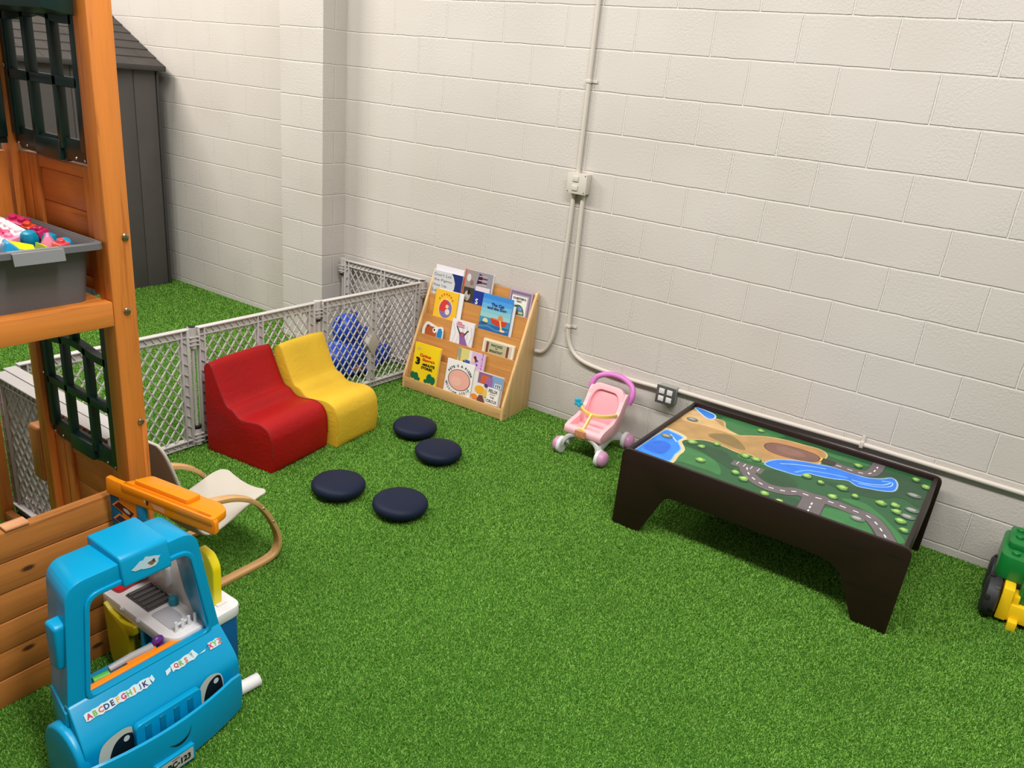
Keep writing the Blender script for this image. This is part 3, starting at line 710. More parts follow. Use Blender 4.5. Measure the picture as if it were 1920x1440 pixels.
def art_flag(e, mp, k):
    a = Art(); a.poly(rectp(0, 0, .05, 1), (190, 90, 60), mp); a.poly(rectp(.05, .46, .42, 1), (150, 136, 132), mp); a.poly(ellipse(.16, .76, .07, .12), (205, 200, 198), mp); a.poly(ellipse(.28, .62, .06, .09), (128, 104, 96), mp)
    a.poly(rectp(.42, .42, .97, 1), (142, 138, 146), mp); a.poly(rectp(.44, .42, .93, .56), (214, 204, 208), mp); a.poly([(.45, .62), (.50, .95), (.62, .9), (.62, .66)], (24, 22, 48), mp)
    for i in range(5):
        z = .60 + i * .065; a.poly([(.5, z), (.8, z + .01), (.8, z + .036), (.5, z + .03)], (60, 24, 44) if i % 2 else (206, 160, 166), mp)
    a.poly(rectp(.05, 0, .42, .46), (58, 54, 44), mp); a.poly(ellipse(.2, .2, .1, .16), (176, 164, 150), mp); a.poly(ellipse(.24, .32, .05, .09), (30, 28, 24), mp)
    a.poly(rectp(.42, 0, 1, .42), (26, 46, 134), mp); a.q.build('cover_picture', None, e)
    t = Art(); t.n = 24; t.txt('S', mp, .56, .10, (236, 236, 240), k, h=.17); t.q.build('title_lettering', None, e)
def art_chester(e, mp, k):
    a = Art(); a.poly(rectp(.05, 0, .95, .93), (122, 108, 124), mp); a.poly(rectp(.12, 0, .88, .82), (168, 148, 166), mp); a.poly(rectp(.13, 0, .81, .76), (228, 224, 216), mp)
    arc = [(.47 + .29 * math.cos(t * PI / 16), .02 + .40 * math.sin(t * PI / 16)) for t in range(17)]
    a.poly(arc, (36, 40, 34), mp); a.poly([(.47 + (p[0] - .47) * .92, .02 + (p[1] - .02) * .92) for p in arc], (82, 128, 84), mp); a.poly(ellipse(.55, .27, .09, .08), (110, 150, 210), mp); a.poly(rectp(.24, .08, .70, .16), (190, 196, 180), mp); a.poly(ellipse(.46, .1, .05, .07), (170, 50, 44), mp); a.q.build('cover_picture', None, e)
    t = Art(); t.n = 12; t.txt("CHESTER'S", mp, .47, .665, (62, 36, 30), k, w=.58, h=.085, bold=.03); t.txt('WAY', mp, .47, .55, (62, 36, 30), k, w=.24, h=.08, bold=.03); t.q.build('title_lettering', None, e)
def art_yellow(e, mp, k):
    a = Art(); a.poly(ellipse(.52, .36, .31, .36, 28), (240, 200, 120), mp); a.poly(ellipse(.52, .34, .28, .33, 28), (118, 110, 168), mp)
    a.poly([(.25, .28), (.3, .55), (.42, .68), (.58, .64), (.66, .5), (.6, .4), (.5, .26), (.36, .22)], (206, 56, 50), mp); a.poly(ellipse(.58, .44, .07, .07), (236, 190, 150), mp); a.poly(ellipse(.62, .25, .10, .11), (222, 206, 186), mp); a.q.build('cover_picture', None, e)
    t = Art(); t.n = 9
    for i in range(7):
        th = 2.5 - i * .3; t.q.use(C(196, 110, 30)); t.q.flat(rectp(.5 + .36 * math.cos(th) - .025, .38 + .5 * math.sin(th) - .03, .5 + .36 * math.cos(th) + .025, .38 + .5 * math.sin(th) + .03), mp, LAY * 9)
    t.q.build('title_band', None, e)
def art_cat(e, mp, k):
    a = Art()
    for i, c in enumerate([(52, 132, 206), (74, 150, 214), (104, 170, 210), (128, 186, 200), (146, 194, 194)]): a.poly(rectp(0, .98 - .13 * (i + 1), 1, 1 - .13 * i), c, mp)
    a.poly(rectp(0, 0, 1, .36), (66, 136, 170), mp); a.poly(rectp(0, 0, 1, .18), (40, 96, 156), mp); a.poly([(0, .1), (.3, .16), (.6, .08), (1, .14), (1, .09), (.6, .04), (.3, .1), (0, .05)], (70, 130, 176), mp)
    a.poly([(.35, .37), (.42, .24), (.62, .19), (.85, .22), (.94, .36), (.7, .34), (.5, .35)], (196, 58, 40), mp); a.poly([(.35, .37), (.5, .345), (.7, .335), (.94, .36), (.7, .37), (.5, .385)], (226, 100, 66), mp)
    a.poly(ellipse(.68, .41, .08, .09), (204, 130, 70), mp); a.poly([(.66, .36), (.70, .36), (.80, .1), (.74, .1)], (238, 196, 120), mp); a.poly(ellipse(.8, .09, .09, .03), (244, 208, 140), mp); a.poly(ellipse(.2, .26, .09, .07), (214, 206, 158), mp); a.poly(ellipse(.16, .2, .12, .025), (50, 90, 110), mp)
    a.q.build('cover_picture', None, e)
    t = Art(); t.n = 20; t.txt('The Cat', mp, .53, .75, (18, 40, 104), k, w=.42, h=.085, bold=.03); t.txt('and the Dog', mp, .52, .64, (18, 40, 104), k, w=.64, h=.10, bold=.03); t.q.build('title_lettering', None, e)
def art_swan(e, mp, k):
    a = Art(); a.poly(rectp(.02, 0, .98, .97), (226, 220, 220), mp)
    for i in range(5): a.poly([(.1 + .18 * i, 0), (.2 + .18 * i, .4), (.05 + .2 * i, .8), (.1 + .2 * i, .82), (.24 + .18 * i, .4), (.14 + .18 * i, 0)], (206, 202, 204), mp)
    a.poly([(.46, 0), (.42, .3), (.40, .45), (.5, .5), (.62, .46), (.66, .3), (.82, 0)], (134, 92, 156), mp); a.poly(ellipse(.52, .42, .13, .10), (150, 66, 100), mp); a.poly(ellipse(.53, .40, .055, .07), (150, 96, 84), mp)
    a.poly([(.40, .42), (.28, .62), (.22, .74), (.26, .75), (.33, .63), (.45, .46)], (62, 44, 52), mp); a.poly([(.6, .44), (.72, .62), (.78, .66), (.8, .63), (.74, .58), (.65, .42)], (62, 44, 52), mp); a.q.build('cover_picture', None, e)
    t = Art(); t.n = 12
    for b_, w in ((.9, .2), (.82, .36), (.73, .28)): t.q.use(C(206, 120, 140)); t.q.flat(rectp(.34 - w / 2 + (.9 - b_) * .6, b_ - .025, .34 + w / 2 + (.9 - b_) * .6, b_ + .025), mp, LAY * 12)
    t.q.build('title_band', None, e)
def art_panc(e, mp, k):
    a = Art(); a.poly(rectp(.06, 0, .93, .86), (196, 188, 176), mp); a.poly(rectp(.2, 0, .75, .84), (178, 174, 138), mp)
    for x in (.12, .77): a.poly(rectp(x, 0, x + .075, .82), (128, 62, 34), mp)
    a.q.build('cover_picture', None, e)
    t = Art(); t.n = 8; t.txt('PANCAKES', mp, .46, .64, (66, 60, 40), k, w=.36, h=.19); t.txt('FOR', mp, .46, .43, (66, 60, 40), k, w=.08, h=.09); t.txt('BREAKFAST', mp, .46, .2, (66, 60, 40), k, w=.42, h=.19); t.q.build('title_lettering', None, e)
def art_kitty(e, mp, k):
    a = Art(); a.poly(rectp(0, 0, .5, 1), (206, 196, 116), mp); a.poly(rectp(0, .3, .13, 1), (150, 148, 128), mp); a.poly(rectp(.5, 0, 1, 1), (208, 172, 208), mp); a.poly(rectp(.42, .4, .52, 1), (220, 214, 208), mp)
    a.poly(rectp(.30, 0, .48, .46), (40, 84, 160), mp); a.poly([(0, 0), (.03, .5), (.06, .5), (.1, 0)], (226, 170, 90), mp); a.poly([(.1, 0), (.14, .42), (.17, .42), (.22, 0)], (220, 190, 110), mp); a.poly(rectp(.24, 0, .29, .4), (40, 50, 40), mp)
    a.poly(ellipse(.6, .58, .07, .16), (222, 178, 148), mp); a.poly([(.58, .72), (.66, .82), (.72, .6), (.68, .44), (.64, .62)], (70, 34, 34), mp); a.q.build('cover_picture', None, e)
    t = Art(); t.n = 14; t.txt('ITTI', mp, .74, .2, (44, 52, 132), k, w=.46, h=.10, rot=PI / 2); t.txt('HCN', mp, .90, .5, (190, 90, 170), k, w=.62, h=.07, rot=PI / 2); t.q.build('title_lettering', None, e)
def art_george(e, mp, k):
    a = Art(); a.poly(rectp(.02, 0, .96, .985), (244, 206, 22), mp)
    for x, y, rx, ry in ((.07, .1, .09, .1), (.2, .09, .1, .11), (.72, .13, .11, .13), (.86, .1, .1, .11), (.3, .04, .08, .05), (.6, .04, .08, .05)): a.poly(ellipse(x, y, rx, ry, 14), (16, 104, 66), mp)
    a.poly(ellipse(.17, .86, .07, .035, 10), (206, 190, 120), mp); a.q.build('cover_picture', None, e)
    t = Art(); t.n = 12; t.txt('Curious', mp, .46, .70, (214, 60, 24), k, w=.44, h=.085, bold=.04, slope=.2); t.txt("George's", mp, .60, .585, (214, 60, 24), k, w=.48, h=.10, bold=.04, slope=.2)
    t.txt('3', mp, .20, .52, (14, 14, 18), k, w=.17, h=.20, bold=.05); t.txt('-MINUTE', mp, .62, .465, (14, 14, 18), k, w=.50, h=.07, bold=.04); t.txt('STORIES', mp, .58, .375, (14, 14, 18), k, w=.44, h=.07, bold=.04); t.q.build('title_lettering', None, e)
def art_pete(e, mp, k):
    a = Art(); a.poly(ellipse(.52, .42, .41, .335, 32), (20, 16, 18), mp); a.poly(ellipse(.52, .42, .39, .318, 32), (226, 166, 150), mp); a.poly(ellipse(.42, .36, .2, .15, 24), (232, 178, 160), mp); a.q.build('cover_picture', None, e)
    t = Art(); t.n = 8
    S = "PETE'S A PIZZA"
    for i, ch in enumerate(S):
        if ch == ' ': continue
        th = math.radians(150 - i * 118 / (len(S) - 1)); t.txt(ch, mp, .53 + .47 * math.cos(th), .42 + .45 * math.sin(th), (16, 14, 16), k, h=.075 if ch != "'" else .03, bold=.04, rot=th - PI / 2)
    S = 'WILLIAM STEIG'
    for i, ch in enumerate(S):
        if ch == ' ': continue
        th = math.radians(205 + i * 122 / (len(S) - 1)); t.txt(ch, mp, .52 + .47 * math.cos(th), .44 + .44 * math.sin(th), (16, 14, 16), k, h=.07, bold=.04, rot=th + PI / 2)
    t.q.build('title_lettering', None, e)
def art_felix(e, mp, k):
    a = Art(); a.poly(rectp(0, 0, .45, .95), (224, 216, 206), mp); a.poly(rectp(.15, .6, 1, .97), (128, 96, 136), mp); a.poly(rectp(.62, .55, 1, .97), (124, 156, 190), mp); a.poly(rectp(.25, .62, .55, .9), (206, 92, 52), mp); a.poly(rectp(.44, .55, .66, .86), (150, 104, 160), mp); a.poly(rectp(.74, .6, .96, .74), (232, 226, 224), mp)
    for i in range(3): a.poly(rectp(.77 + i * .065, .62, .80 + i * .065, .72), (20, 20, 22), mp)
    a.poly(ellipse(.27, .38, .17, .14), (232, 166, 46), mp); a.poly(ellipse(.48, .3, .09, .12), (226, 184, 80), mp); a.poly(ellipse(.12, .1, .12, .09), (230, 130, 40), mp); a.poly([(.22, .0), (.28, .2), (.4, .22), (.5, 0)], (112, 66, 60), mp)
    a.poly(ellipse(.46, .58, .06, .06), (74, 56, 110), mp); a.poly(rectp(.54, .0, .93, .57), (232, 226, 218), mp); a.poly(rectp(.93, 0, .97, .55), (196, 186, 176), mp); a.q.build('cover_picture', None, e)
    t = Art(); t.n = 24; t.txt('FELIX', mp, .74, .46, (24, 22, 24), k, w=.30, h=.11, bold=.01); t.txt('JOINS', mp, .73, .345, (90, 80, 80), k, w=.20, h=.05, bold=0); t.txt('THE', mp, .73, .25, (40, 36, 38), k, w=.13, h=.06, bold=.01); t.txt('CIRCUS', mp, .73, .115, (24, 22, 24), k, w=.34, h=.10, bold=.01); t.q.build('title_lettering', None, e)
G = 'picture books on the display stand'
book('picture_book', 'white backed book standing behind the grey cover on the top tier', 1, .02, .235, .766, .006, (226, 222, 226), art_blank, dv=.0205, group=G)
book('picture_book', 'grey and navy picture book with rows of lettering, top tier far left', 1, .012, .238, .732, .006, (200, 200, 202), art_pigeon, group=G)
book('picture_book', 'collage cover with a striped flag and moon, top tier second from left', 1, .25, .462, .783, .012, (214, 204, 196), art_flag, dv=.012, group=G)
book('picture_book', 'mauve bordered book with an arched scene, top tier far right', 1, .588, .744, .736, .009, (186, 160, 182), art_chester, group=G)
book('picture_book', 'white edged book showing behind the yellow oval cover', 2, .09, .284, .634, .006, (226, 224, 222), art_blank, dv=.0205, group=G)
book('picture_book', 'yellow picture book with a red figure in an oval, second tier left', 2, .076, .250, .632, .006, (232, 182, 44), art_yellow, group=G)
book('picture_book', 'white edged book half hidden behind the blue boat cover', 2, .44, .66, .64, .006, (222, 220, 220), art_blank, dv=.0205, group=G)
book('picture_book', 'blue picture book with a red rowing boat, second tier middle', 2, .428, .642, .677, .006, (70, 146, 212), art_cat, group=G)
book('picture_book', 'white book with a dancer in purple, third tier middle', 3, .253, .421, .489, .010, (226, 216, 208), art_swan, group=G)
book('picture_book', 'cream book with two brown pillars and olive panel, third tier right', 3, .498, .72, .425, .014, (230, 218, 190), art_panc, group=G)
book('picture_book', 'half yellow half lilac book behind the big round face cover', 4, .350, .555, .337, .008, (214, 204, 150), art_kitty, group=G)
book('picture_book', 'bright yellow story book with red and black title, bottom tier left', 5, .05, .25, .306, .013, (238, 200, 30), art_george, dv=.0163, group=G)
book('picture_book', 'white book with a large pink disc and curved title, bottom tier middle', 5, .31, .512, .268, .010, (230, 226, 222), art_pete, dv=.0163, group=G)
book('picture_book', 'colourful orange and purple cover with white title panel, bottom tier right', 5, .517, .725, .250, .010, (206, 196, 186), art_felix, dv=.0163, group=G)
# shaped board book
zi = lips[3]; zb = zi - .03; til = math.atan(.167)
bp = SO + Matrix.Rotation(TH, 3, 'Z') @ Vector((.118, sl(zi) + .013 + .167 * (zb - zi), zb))
bb = thing('board_book', 'small shaped board book in brown and blue, third tier far left', 'book', bp, (-til, 0, TH), G)
out = smooth_path([(-.078, .0, 0), (-.08, .06, 0), (-.06, .105, 0), (-.035, .108, 0), (-.005, .1, 0), (.03, .092, 0), (.06, .098, 0), (.078, .08, 0), (.08, .0, 0)], 4)
q = MB(); q.prism([(a.x, a.y) for a in out], 0, .009, 'xz'); q.build('cover', M_paper, bb)
q = MB(); mpz = lambda a, b_, o: (a, -.0003 - o, b_)
q.use(C(176, 84, 40)); q.flat([(-.058, .0), (-.06, .06), (-.05, .088), (-.035, .096), (-.02, .088), (.015, .088), (.03, .06), (.034, .0)], mpz, LAY); q.use(C(140, 60, 28)); q.flat(ellipse(-.043, .084, .008, .009), mpz, LAY * 2)
q.use(C(30, 128, 186)); q.flat([(.038, 0), (.034, .05), (.042, .084), (.062, .09), (.074, .07), (.074, 0)], mpz, LAY * 2); q.use(C(238, 236, 232)); q.flat(ellipse(.014, .068, .015, .017), mpz, LAY * 3); q.use(C(16, 14, 16)); q.flat(ellipse(.012, .07, .006, .008), mpz, LAY * 4); q.build('cover_picture', None, bb)

# ------------------------------------------------------------------ conduits and outlets
M_pipe = mat('painted_conduit', (204, 195, 183), .4, .4)
M_boxp = mat('painted_box', (204, 196, 184), .42, .4)
def conduit(label, pts, clamps=()):
    o = Vector(pts[0]); q = MB(o); q.tube(pts, .0125, 12)
    c = thing('electrical_conduit', label, 'conduit', o)
    q.build('pipe', M_pipe, c)
    for p_, vert in clamps:
        k = MB(o)
        if vert: k.box((p_[0] - .016, -.030, p_[2] - .009), (p_[0] + .016, -.002, p_[2] + .009), .003); k.box((p_[0] + .012, -.006, p_[2] - .008), (p_[0] + .045, -.001, p_[2] + .008), .001)
        else: k.box((p_[0] - .009, -.030, p_[2] - .016), (p_[0] + .009, -.002, p_[2] + .016), .003); k.box((p_[0] - .008, -.006, p_[2] + .012), (p_[0] + .008, -.001, p_[2] + .042), .001)
        k.build('pipe_strap', M_pipe, c)
    return c
conduit('cream painted conduit running straight up from the wall switch box', [(1.805, -.0145, 1.445), (1.806, -.0145, 3.3)], [((1.806, 0, 1.916), True)])
conduit('cream painted conduit curving left behind the book display', [(1.794, -.0145, 1.342)] + [tuple(p) for p in smooth_path([(1.790, -.0145, 1.1), (1.782, -.0145, .8), (1.776, -.0145, .6), (1.765, -.0145, .50), (1.735, -.0145, .425), (1.70, -.0145, .387), (1.657, -.0145, .380)], 6)])
conduit('cream painted conduit bending right toward the grey four socket outlet', [(1.853, -.0145, 1.342)] + [tuple(p) for p in smooth_path([(1.856, -.0145, 1.1), (1.862, -.0145, .8), (1.863, -.0145, .62), (1.87, -.0145, .52), (1.91, -.0145, .445), (1.98, -.0145, .405), (2.1, -.0145, .388), (2.3, -.0145, .382), (2.482, -.0145, .386)], 6)], [((1.864, 0, .588), True)])
conduit('cream painted conduit running right behind the train table', [(2.588, -.0145, .402), (3.0, -.0145, .403), (3.54, -.0145, .414), (4.3, -.0145, .412), (5.6, -.0145, .40)], [((3.54, 0, .414), False)])
sb = thing('switch_box', 'cream painted surface socket box on the block wall', 'outlet', (1.825, -.025, 1.395))
q = MB((1.825, -.025, 1.395)); q.box((1.768, -.052, 1.342), (1.884, -.0005, 1.448), .003); q.build('box_body', M_boxp, sb)
q = MB((1.825, -.025, 1.395)); q.box((1.766, -.056, 1.340), (1.886, -.052, 1.450), .0015); q.build('cover_plate', M_boxp, sb)
for z in (1.42, 1.372):
    q = MB((1.825, -.025, 1.395)); q.box((1.800, -.062, z - .015), (1.836, -.0555, z + .015), .004); q.use(C(120, 112, 104)); q.box((1.810, -.0625, z - .006), (1.813, -.0618, z + .006)); q.box((1.822, -.0625, z - .006), (1.825, -.0618, z + .006)); q.build('socket', M_boxp, sb)
for x, z in ((1.876, 1.440), (1.774, 1.350), (1.876, 1.350)):
    q = MB((1.825, -.025, 1.395)); q.lathe([(.003, 0), (.003, .001)], 8, (x, -.0575, z), 'y'); q.build('screw', M_black, sb)
q = MB((1.825, -.025, 1.395)); q.lathe([(.016, 1.328), (.016, 1.343)], 14, (1.794, -.0145, 0)); q.lathe([(.016, 1.328), (.016, 1.343)], 14, (1.853, -.0145, 0)); q.build('pipe_collar', M_boxp, sb)
ob = thing('socket_outlet', 'dark grey surface outlet with four white sockets low on the wall', 'outlet', (2.535, -.03, .37))
M_dg = mat('outlet_grey', (82, 84, 80), .45); M_dg2 = mat('outlet_side', (150, 152, 142), .5)
q = MB((2.535, -.03, .37)); q.box((2.484, -.055, .322), (2.586, -.0005, .418), .005); q.build('box_body', M_dg2, ob)
q = MB((2.535, -.03, .37)); q.box((2.480, -.062, .318), (2.590, -.055, .422), .003); q.build('cover_plate', M_dg, ob)
for x in (2.513, 2.559):
    for z in (.349, .392):
        q = MB((2.535, -.03, .37)); q.box((x - .016, -.066, z - .015), (x + .016, -.0615, z + .015), .003); q.use(C(60, 56, 52)); q.box((x - .008, -.0667, z - .001), (x - .0055, -.0658, z + .008)); q.box((x + .0055, -.0667, z - .001), (x + .008, -.0658, z + .008)); q.lathe([(.002, 0), (.002, .0008)], 8, (x, -.067, z - .007), 'y'); q.build('socket', M_white, ob)

# ------------------------------------------------------------------ train table
TO = Vector((3.30, -.4525, 0))
tt = thing('train_table', 'dark espresso play table with painted landscape top beside the wall', 'table', TO)
W_E = wood('espresso_board', (32, 13, 10), (20, 8, 7), 'X', 0.42, coat=0.0); W_EE = wood('espresso_end', (34, 18, 14), (24, 12, 10), 'Y', 0.42, coat=.0)
bd = [(-.61, 0), (-.475, 0), (-.385, .205), (-.355, .225), (.31, .225), (.385, .20), (.475, 0), (.605, 0), (.612, .39), (-.61, .39)]
bd = round_poly(bd, [.012, .012, .03, .03, .04, .04, .012, .012, .035, .035], 5)
for y, nm in ((-.4075, 'front_board'), (.3775, 'back_board')):
    q = MB(); q.prism(bd, y, y + .018, 'xz', .002); q.build(nm, W_E, tt)
for x in (-.59, .585):
    q = MB(); q.box((x - .009, -.389, .26), (x + .009, .377, .385), .004); q.build('end_rail', W_EE, tt)
q = MB(); q.box((-.581, -.389, .352), (.576, .377, .366), 0); q.build('play_board', mat('play_green', (34, 88, 48), .32, .5), tt)
MAP = {
'sand': [(-0.581, 0.164), (-0.568, 0.338), (-0.457, 0.302), (-0.397, 0.299), (-0.361, 0.224), (-0.279, 0.186), (-0.241, 0.211), (-0.161, 0.278), (-0.071, 0.311), (0.007, 0.319), (0.084, 0.326), (0.122, 0.281), (0.118, 0.196), (0.106, 0.145), (-0.008, 0.069), (-0.044, 0.046), (-0.076, -0.013), (-0.092, -0.016), (-0.165, 0.017), (-0.191, -0.010), (-0.306, 0.011), (-0.379, 0.007), (-0.443, -0.044), (-0.459, -0.061), (-0.486, -0.030), (-0.567, -0.024), (-0.580, 0.072)],
'lsand': [(-0.576, 0.175), (-0.567, 0.322), (-0.453, 0.290), (-0.361, 0.224), (-0.286, 0.194), (-0.312, 0.175), (-0.408, 0.175), (-0.480, 0.162), (-0.517, 0.155)],
'olive': [(-0.382, 0.109), (-0.306, 0.158), (-0.231, 0.103), (-0.192, 0.044), (-0.222, 0.027), (-0.308, 0.038), (-0.382, 0.063)],
'pit': [(-0.138, 0.178), (-0.117, 0.226), (-0.062, 0.248), (0.016, 0.256), (0.078, 0.250), (0.107, 0.212), (0.092, 0.165), (0.026, 0.130), (-0.056, 0.114), (-0.114, 0.132)],
'lake': [(-0.578, -0.333), (-0.572, -0.041), (-0.545, -0.017), (-0.468, -0.041), (-0.470, -0.101), (-0.421, -0.177), (-0.417, -0.253), (-0.405, -0.340), (-0.437, -0.355), (-.57, -.36)],
'lakein': [(-0.560, -0.292), (-0.558, -0.207), (-0.525, -0.158), (-0.476, -0.178), (-0.459, -0.257), (-0.475, -0.305), (-0.529, -0.309)],
'cove': [(-0.578, 0.368), (-0.529, 0.368), (-0.464, 0.345), (-0.451, 0.291), (-0.478, 0.279), (-0.530, 0.320)],
'stream': [(-0.072, -0.027), (-0.044, 0.046), (0.032, 0.109), (0.099, 0.138), (0.176, 0.164), (0.241, 0.165), (0.320, 0.170), (0.383, 0.208), (0.421, 0.258), (0.448, 0.213), (0.451, 0.134), (0.420, 0.097), (0.364, 0.071), (0.313, 0.056), (0.268, 0.082), (0.212, 0.050), (0.153, 0.028), (0.107, 0.019), (0.088, -0.030), (0.058, -0.042), (0.018, -0.045), (-0.040, -0.048)],
'lg1': [(-0.422, 0.339), (-0.363, 0.368), (-0.238, 0.369), (-0.106, 0.366), (-0.127, 0.314), (-0.238, 0.229), (-0.283, 0.197), (-0.337, 0.217), (-0.380, 0.268)],
'lg2': [(-0.445, -0.147), (-0.336, -0.145), (-0.235, -0.199), (-0.188, -0.299), (-0.257, -0.296), (-0.367, -0.306), (-0.404, -0.339), (-0.419, -0.243)],
'lg3': [(0.234, -0.282), (0.304, -0.236), (0.399, -0.243), (0.467, -0.367), (0.397, -0.360), (0.307, -0.370), (0.235, -0.342)],
'lg4': [(0.286, -0.128), (0.367, -0.091), (0.453, -0.153), (0.524, -0.239), (0.572, -0.315), (0.542, -0.340), (0.483, -0.241), (0.398, -0.166)],
'lg5': [(-0.191, -0.010), (-0.092, -0.016), (-0.038, -0.052), (-0.096, -0.058), (-0.190, -0.062)],
'lg6': [(-0.172, 0.312), (0.094, 0.322), (0.294, 0.334), (0.330, 0.318), (0.214, 0.281), (0.112, 0.285), (-0.078, 0.304)],
'dg1': [(-0.064, -0.127), (-0.001, -0.064), (0.095, -0.113), (0.104, -0.172), (0.049, -0.227), (-0.028, -0.211)],
'dg2': [(-0.445, -0.104), (-0.287, -0.040), (-0.185, -0.123), (-0.171, -0.209), (-0.323, -0.132)],
'dg3': [(0.041, -0.301), (0.140, -0.269), (0.166, -0.307), (0.135, -0.358), (0.056, -0.351)],
'dg4': [(0.352, 0.289), (0.504, 0.316), (0.567, 0.306), (0.570, 0.047), (0.498, 0.079), (0.386, 0.036)],
'dg5': [(0.178, -0.007), (0.323, 0.043), (0.466, 0.092), (0.410, -0.007), (0.264, -0.038)]}
q = MB(); Zt = .3663; nl = [0]
mpt = lambda a, b_, o: (max(-.5805, min(.5755, a)), max(-.3885, min(.3765, b_)), Zt + o)
def lay(pts, c, sm=4, grow=None):
    nl[0] += 1
    P = [(p.x, p.y) for p in smooth_path([Vector((a, b_, 0)) for a, b_ in pts], sm, True)] if sm else pts
    if grow:
        cx = sum(p[0] for p in P) / len(P); cy = sum(p[1] for p in P) / len(P); R = []
        for i, p in enumerate(P):
            a, c2 = P[i - 1], P[(i + 1) % len(P)]; t = Vector((c2[0] - a[0], c2[1] - a[1])); nrm = Vector((t.y, -t.x)).normalized() * grow
            R.append((p[0] + nrm.x, p[1] + nrm.y))
        area = sum(P[i - 1][0] * P[i][1] - P[i][0] * P[i - 1][1] for i in range(len(P)))
        if area < 0: R = [(2 * p[0] - r[0], 2 * p[1] - r[1]) for p, r in zip(P, R)]
        P = R
    q.use(mat('paint_%d_%d_%d' % c, c, .32, .5, var=.12, vs=14)); q.flat(P, mpt, .000018 * nl[0])
def strip(path, w, c, sm=4):
    P = [(p.x, p.y) for p in smooth_path([Vector((a, b_, 0)) for a, b_ in path], sm)] if sm else path
    A, B = [], []
    for i, p in enumerate(P):
        a, c2 = P[max(i - 1, 0)], P[min(i + 1, len(P) - 1)]; t = Vector((c2[0] - a[0], c2[1] - a[1])).normalized(); A.append((p[0] - t.y * w / 2, p[1] + t.x * w / 2)); B.append((p[0] + t.y * w / 2, p[1] - t.x * w / 2))
    nl[0] += 1; q.use(mat('paint_%d_%d_%d' % c, c, .32, .5, var=.1, vs=14))
    for i in range(len(P) - 1): q.flat([A[i], B[i], B[i + 1], A[i + 1]], mpt, .000018 * nl[0])
    return P
def dashes(P, w=.006, on=.022, gap=.022, c=(232, 228, 222)):
    nl[0] += 1; q.use(mat('paint_%d_%d_%d' % c, c, .4)); d = 0; acc = []
    for a, b_ in zip(P, P[1:]):
        L = math.hypot(b_[0] - a[0], b_[1] - a[1]); k = max(1, int(L / .004))
        for i in range(k):
            t = i / k; acc.append((a[0] + (b_[0] - a[0]) * t, a[1] + (b_[1] - a[1]) * t))
    step = int((on + gap) / .004); n_on = int(on / .004)
    for i in range(2, len(acc) - n_on, step):
        a, b_ = acc[i], acc[i + n_on]; t = Vector((b_[0] - a[0], b_[1] - a[1]))
        if t.length < 1e-4: continue
        t.normalize(); q.flat([(a[0] - t.y * w / 2, a[1] + t.x * w / 2), (a[0] + t.y * w / 2, a[1] - t.x * w / 2), (b_[0] + t.y * w / 2, b_[1] - t.x * w / 2), (b_[0] - t.y * w / 2, b_[1] + t.x * w / 2)], mpt, .000018 * nl[0])
for k in ('lg1', 'lg2', 'lg3', 'lg4', 'lg5', 'lg6'): lay(MAP[k], (50, 114, 60))
for k in ('dg1', 'dg2', 'dg3', 'dg4', 'dg5'): lay(MAP[k], (28, 72, 42))
lay(MAP['sand'], (210, 176, 120), 3, .008); lay(MAP['sand'], (176, 138, 84), 3); lay(MAP['lsand'], (208, 170, 116)); lay(MAP['olive'], (132, 110, 62))
lay([(-.12, .10), (-.02, .10), (.08, .15), (.1, .29), (-.06, .29), (-.15, .23)], (184, 132, 78))
lay(MAP['pit'], (84, 54, 48), 4, .006); lay(MAP['pit'], (122, 84, 72), 4); lay(ellipse(-.02, .19, .07, .04, 12), (136, 98, 84), 2)
lay(MAP['lake'], (216, 190, 140), 3, .016); lay(MAP['lake'], (120, 178, 236), 3); lay([(a * .93 - .036, b_ * .93 - .014) for a, b_ in MAP['lake']], (40, 128, 228), 3); lay(MAP['lakein'], (24, 98, 206))
lay(MAP['cove'], (200, 214, 226), 3, .008); lay(MAP['cove'], (44, 126, 220), 3)
lay(MAP['stream'], (150, 180, 206), 3, .008); lay(MAP['stream'], (34, 116, 222), 3); strip([(-.02, .02), (.03, .06), (.10, .10), (.16, .125)], .006, (160, 206, 246)); strip([(.28, .10), (.34, .11), (.40, .15), (.425, .2)], .006, (160, 206, 246)); strip([(.31, .085), (.38, .11), (.43, .16), (.43, .21), (.39, .19)], .005, (160, 206, 246)); strip([(.06, -.02), (.10, .045), (.2, .09), (.26, .105)], .012, (90, 160, 240)); strip([(-.53, -.06), (-.5, -.09), (-.47, -.12)], .008, (170, 212, 246))
GR = (100, 92, 94)
rd = [(-0.125, -0.125), (-0.100, -0.185), (-0.050, -0.232), (0.010, -0.254), (0.077, -0.240), (0.120, -0.206), (0.175, -0.203), (0.233, -0.192), (0.302, -0.196), (0.361, -0.200), (0.410, -0.203), (0.450, -0.240), (0.488, -0.301), (0.53, -0.385)]
strip(rd, .074, (62, 56, 58)); br_ = [(.198, -.205), (.210, -.386)]; strip(br_, .098, (62, 56, 58), 0)
lay([(-0.192, -0.105), (-0.052, -0.094), (-0.052, -0.160), (-0.192, -0.160)], GR, 0)
strip(rd, .066, GR); strip(br_, .09, GR, 0)
P = strip(rd, .001, GR); dashes(P); dashes([(.2, -.25), (.21, -.386)], .006, .02, .018)
for i in range(4): strip([(-.17 + i * .032, -.105), (-.17 + i * .032, -.14)], .004, (210, 206, 204), 0)
r2 = [(0.176, 0.205), (0.233, 0.202), (0.285, 0.204), (0.328, 0.226), (0.343, 0.29), (0.343, 0.376)]
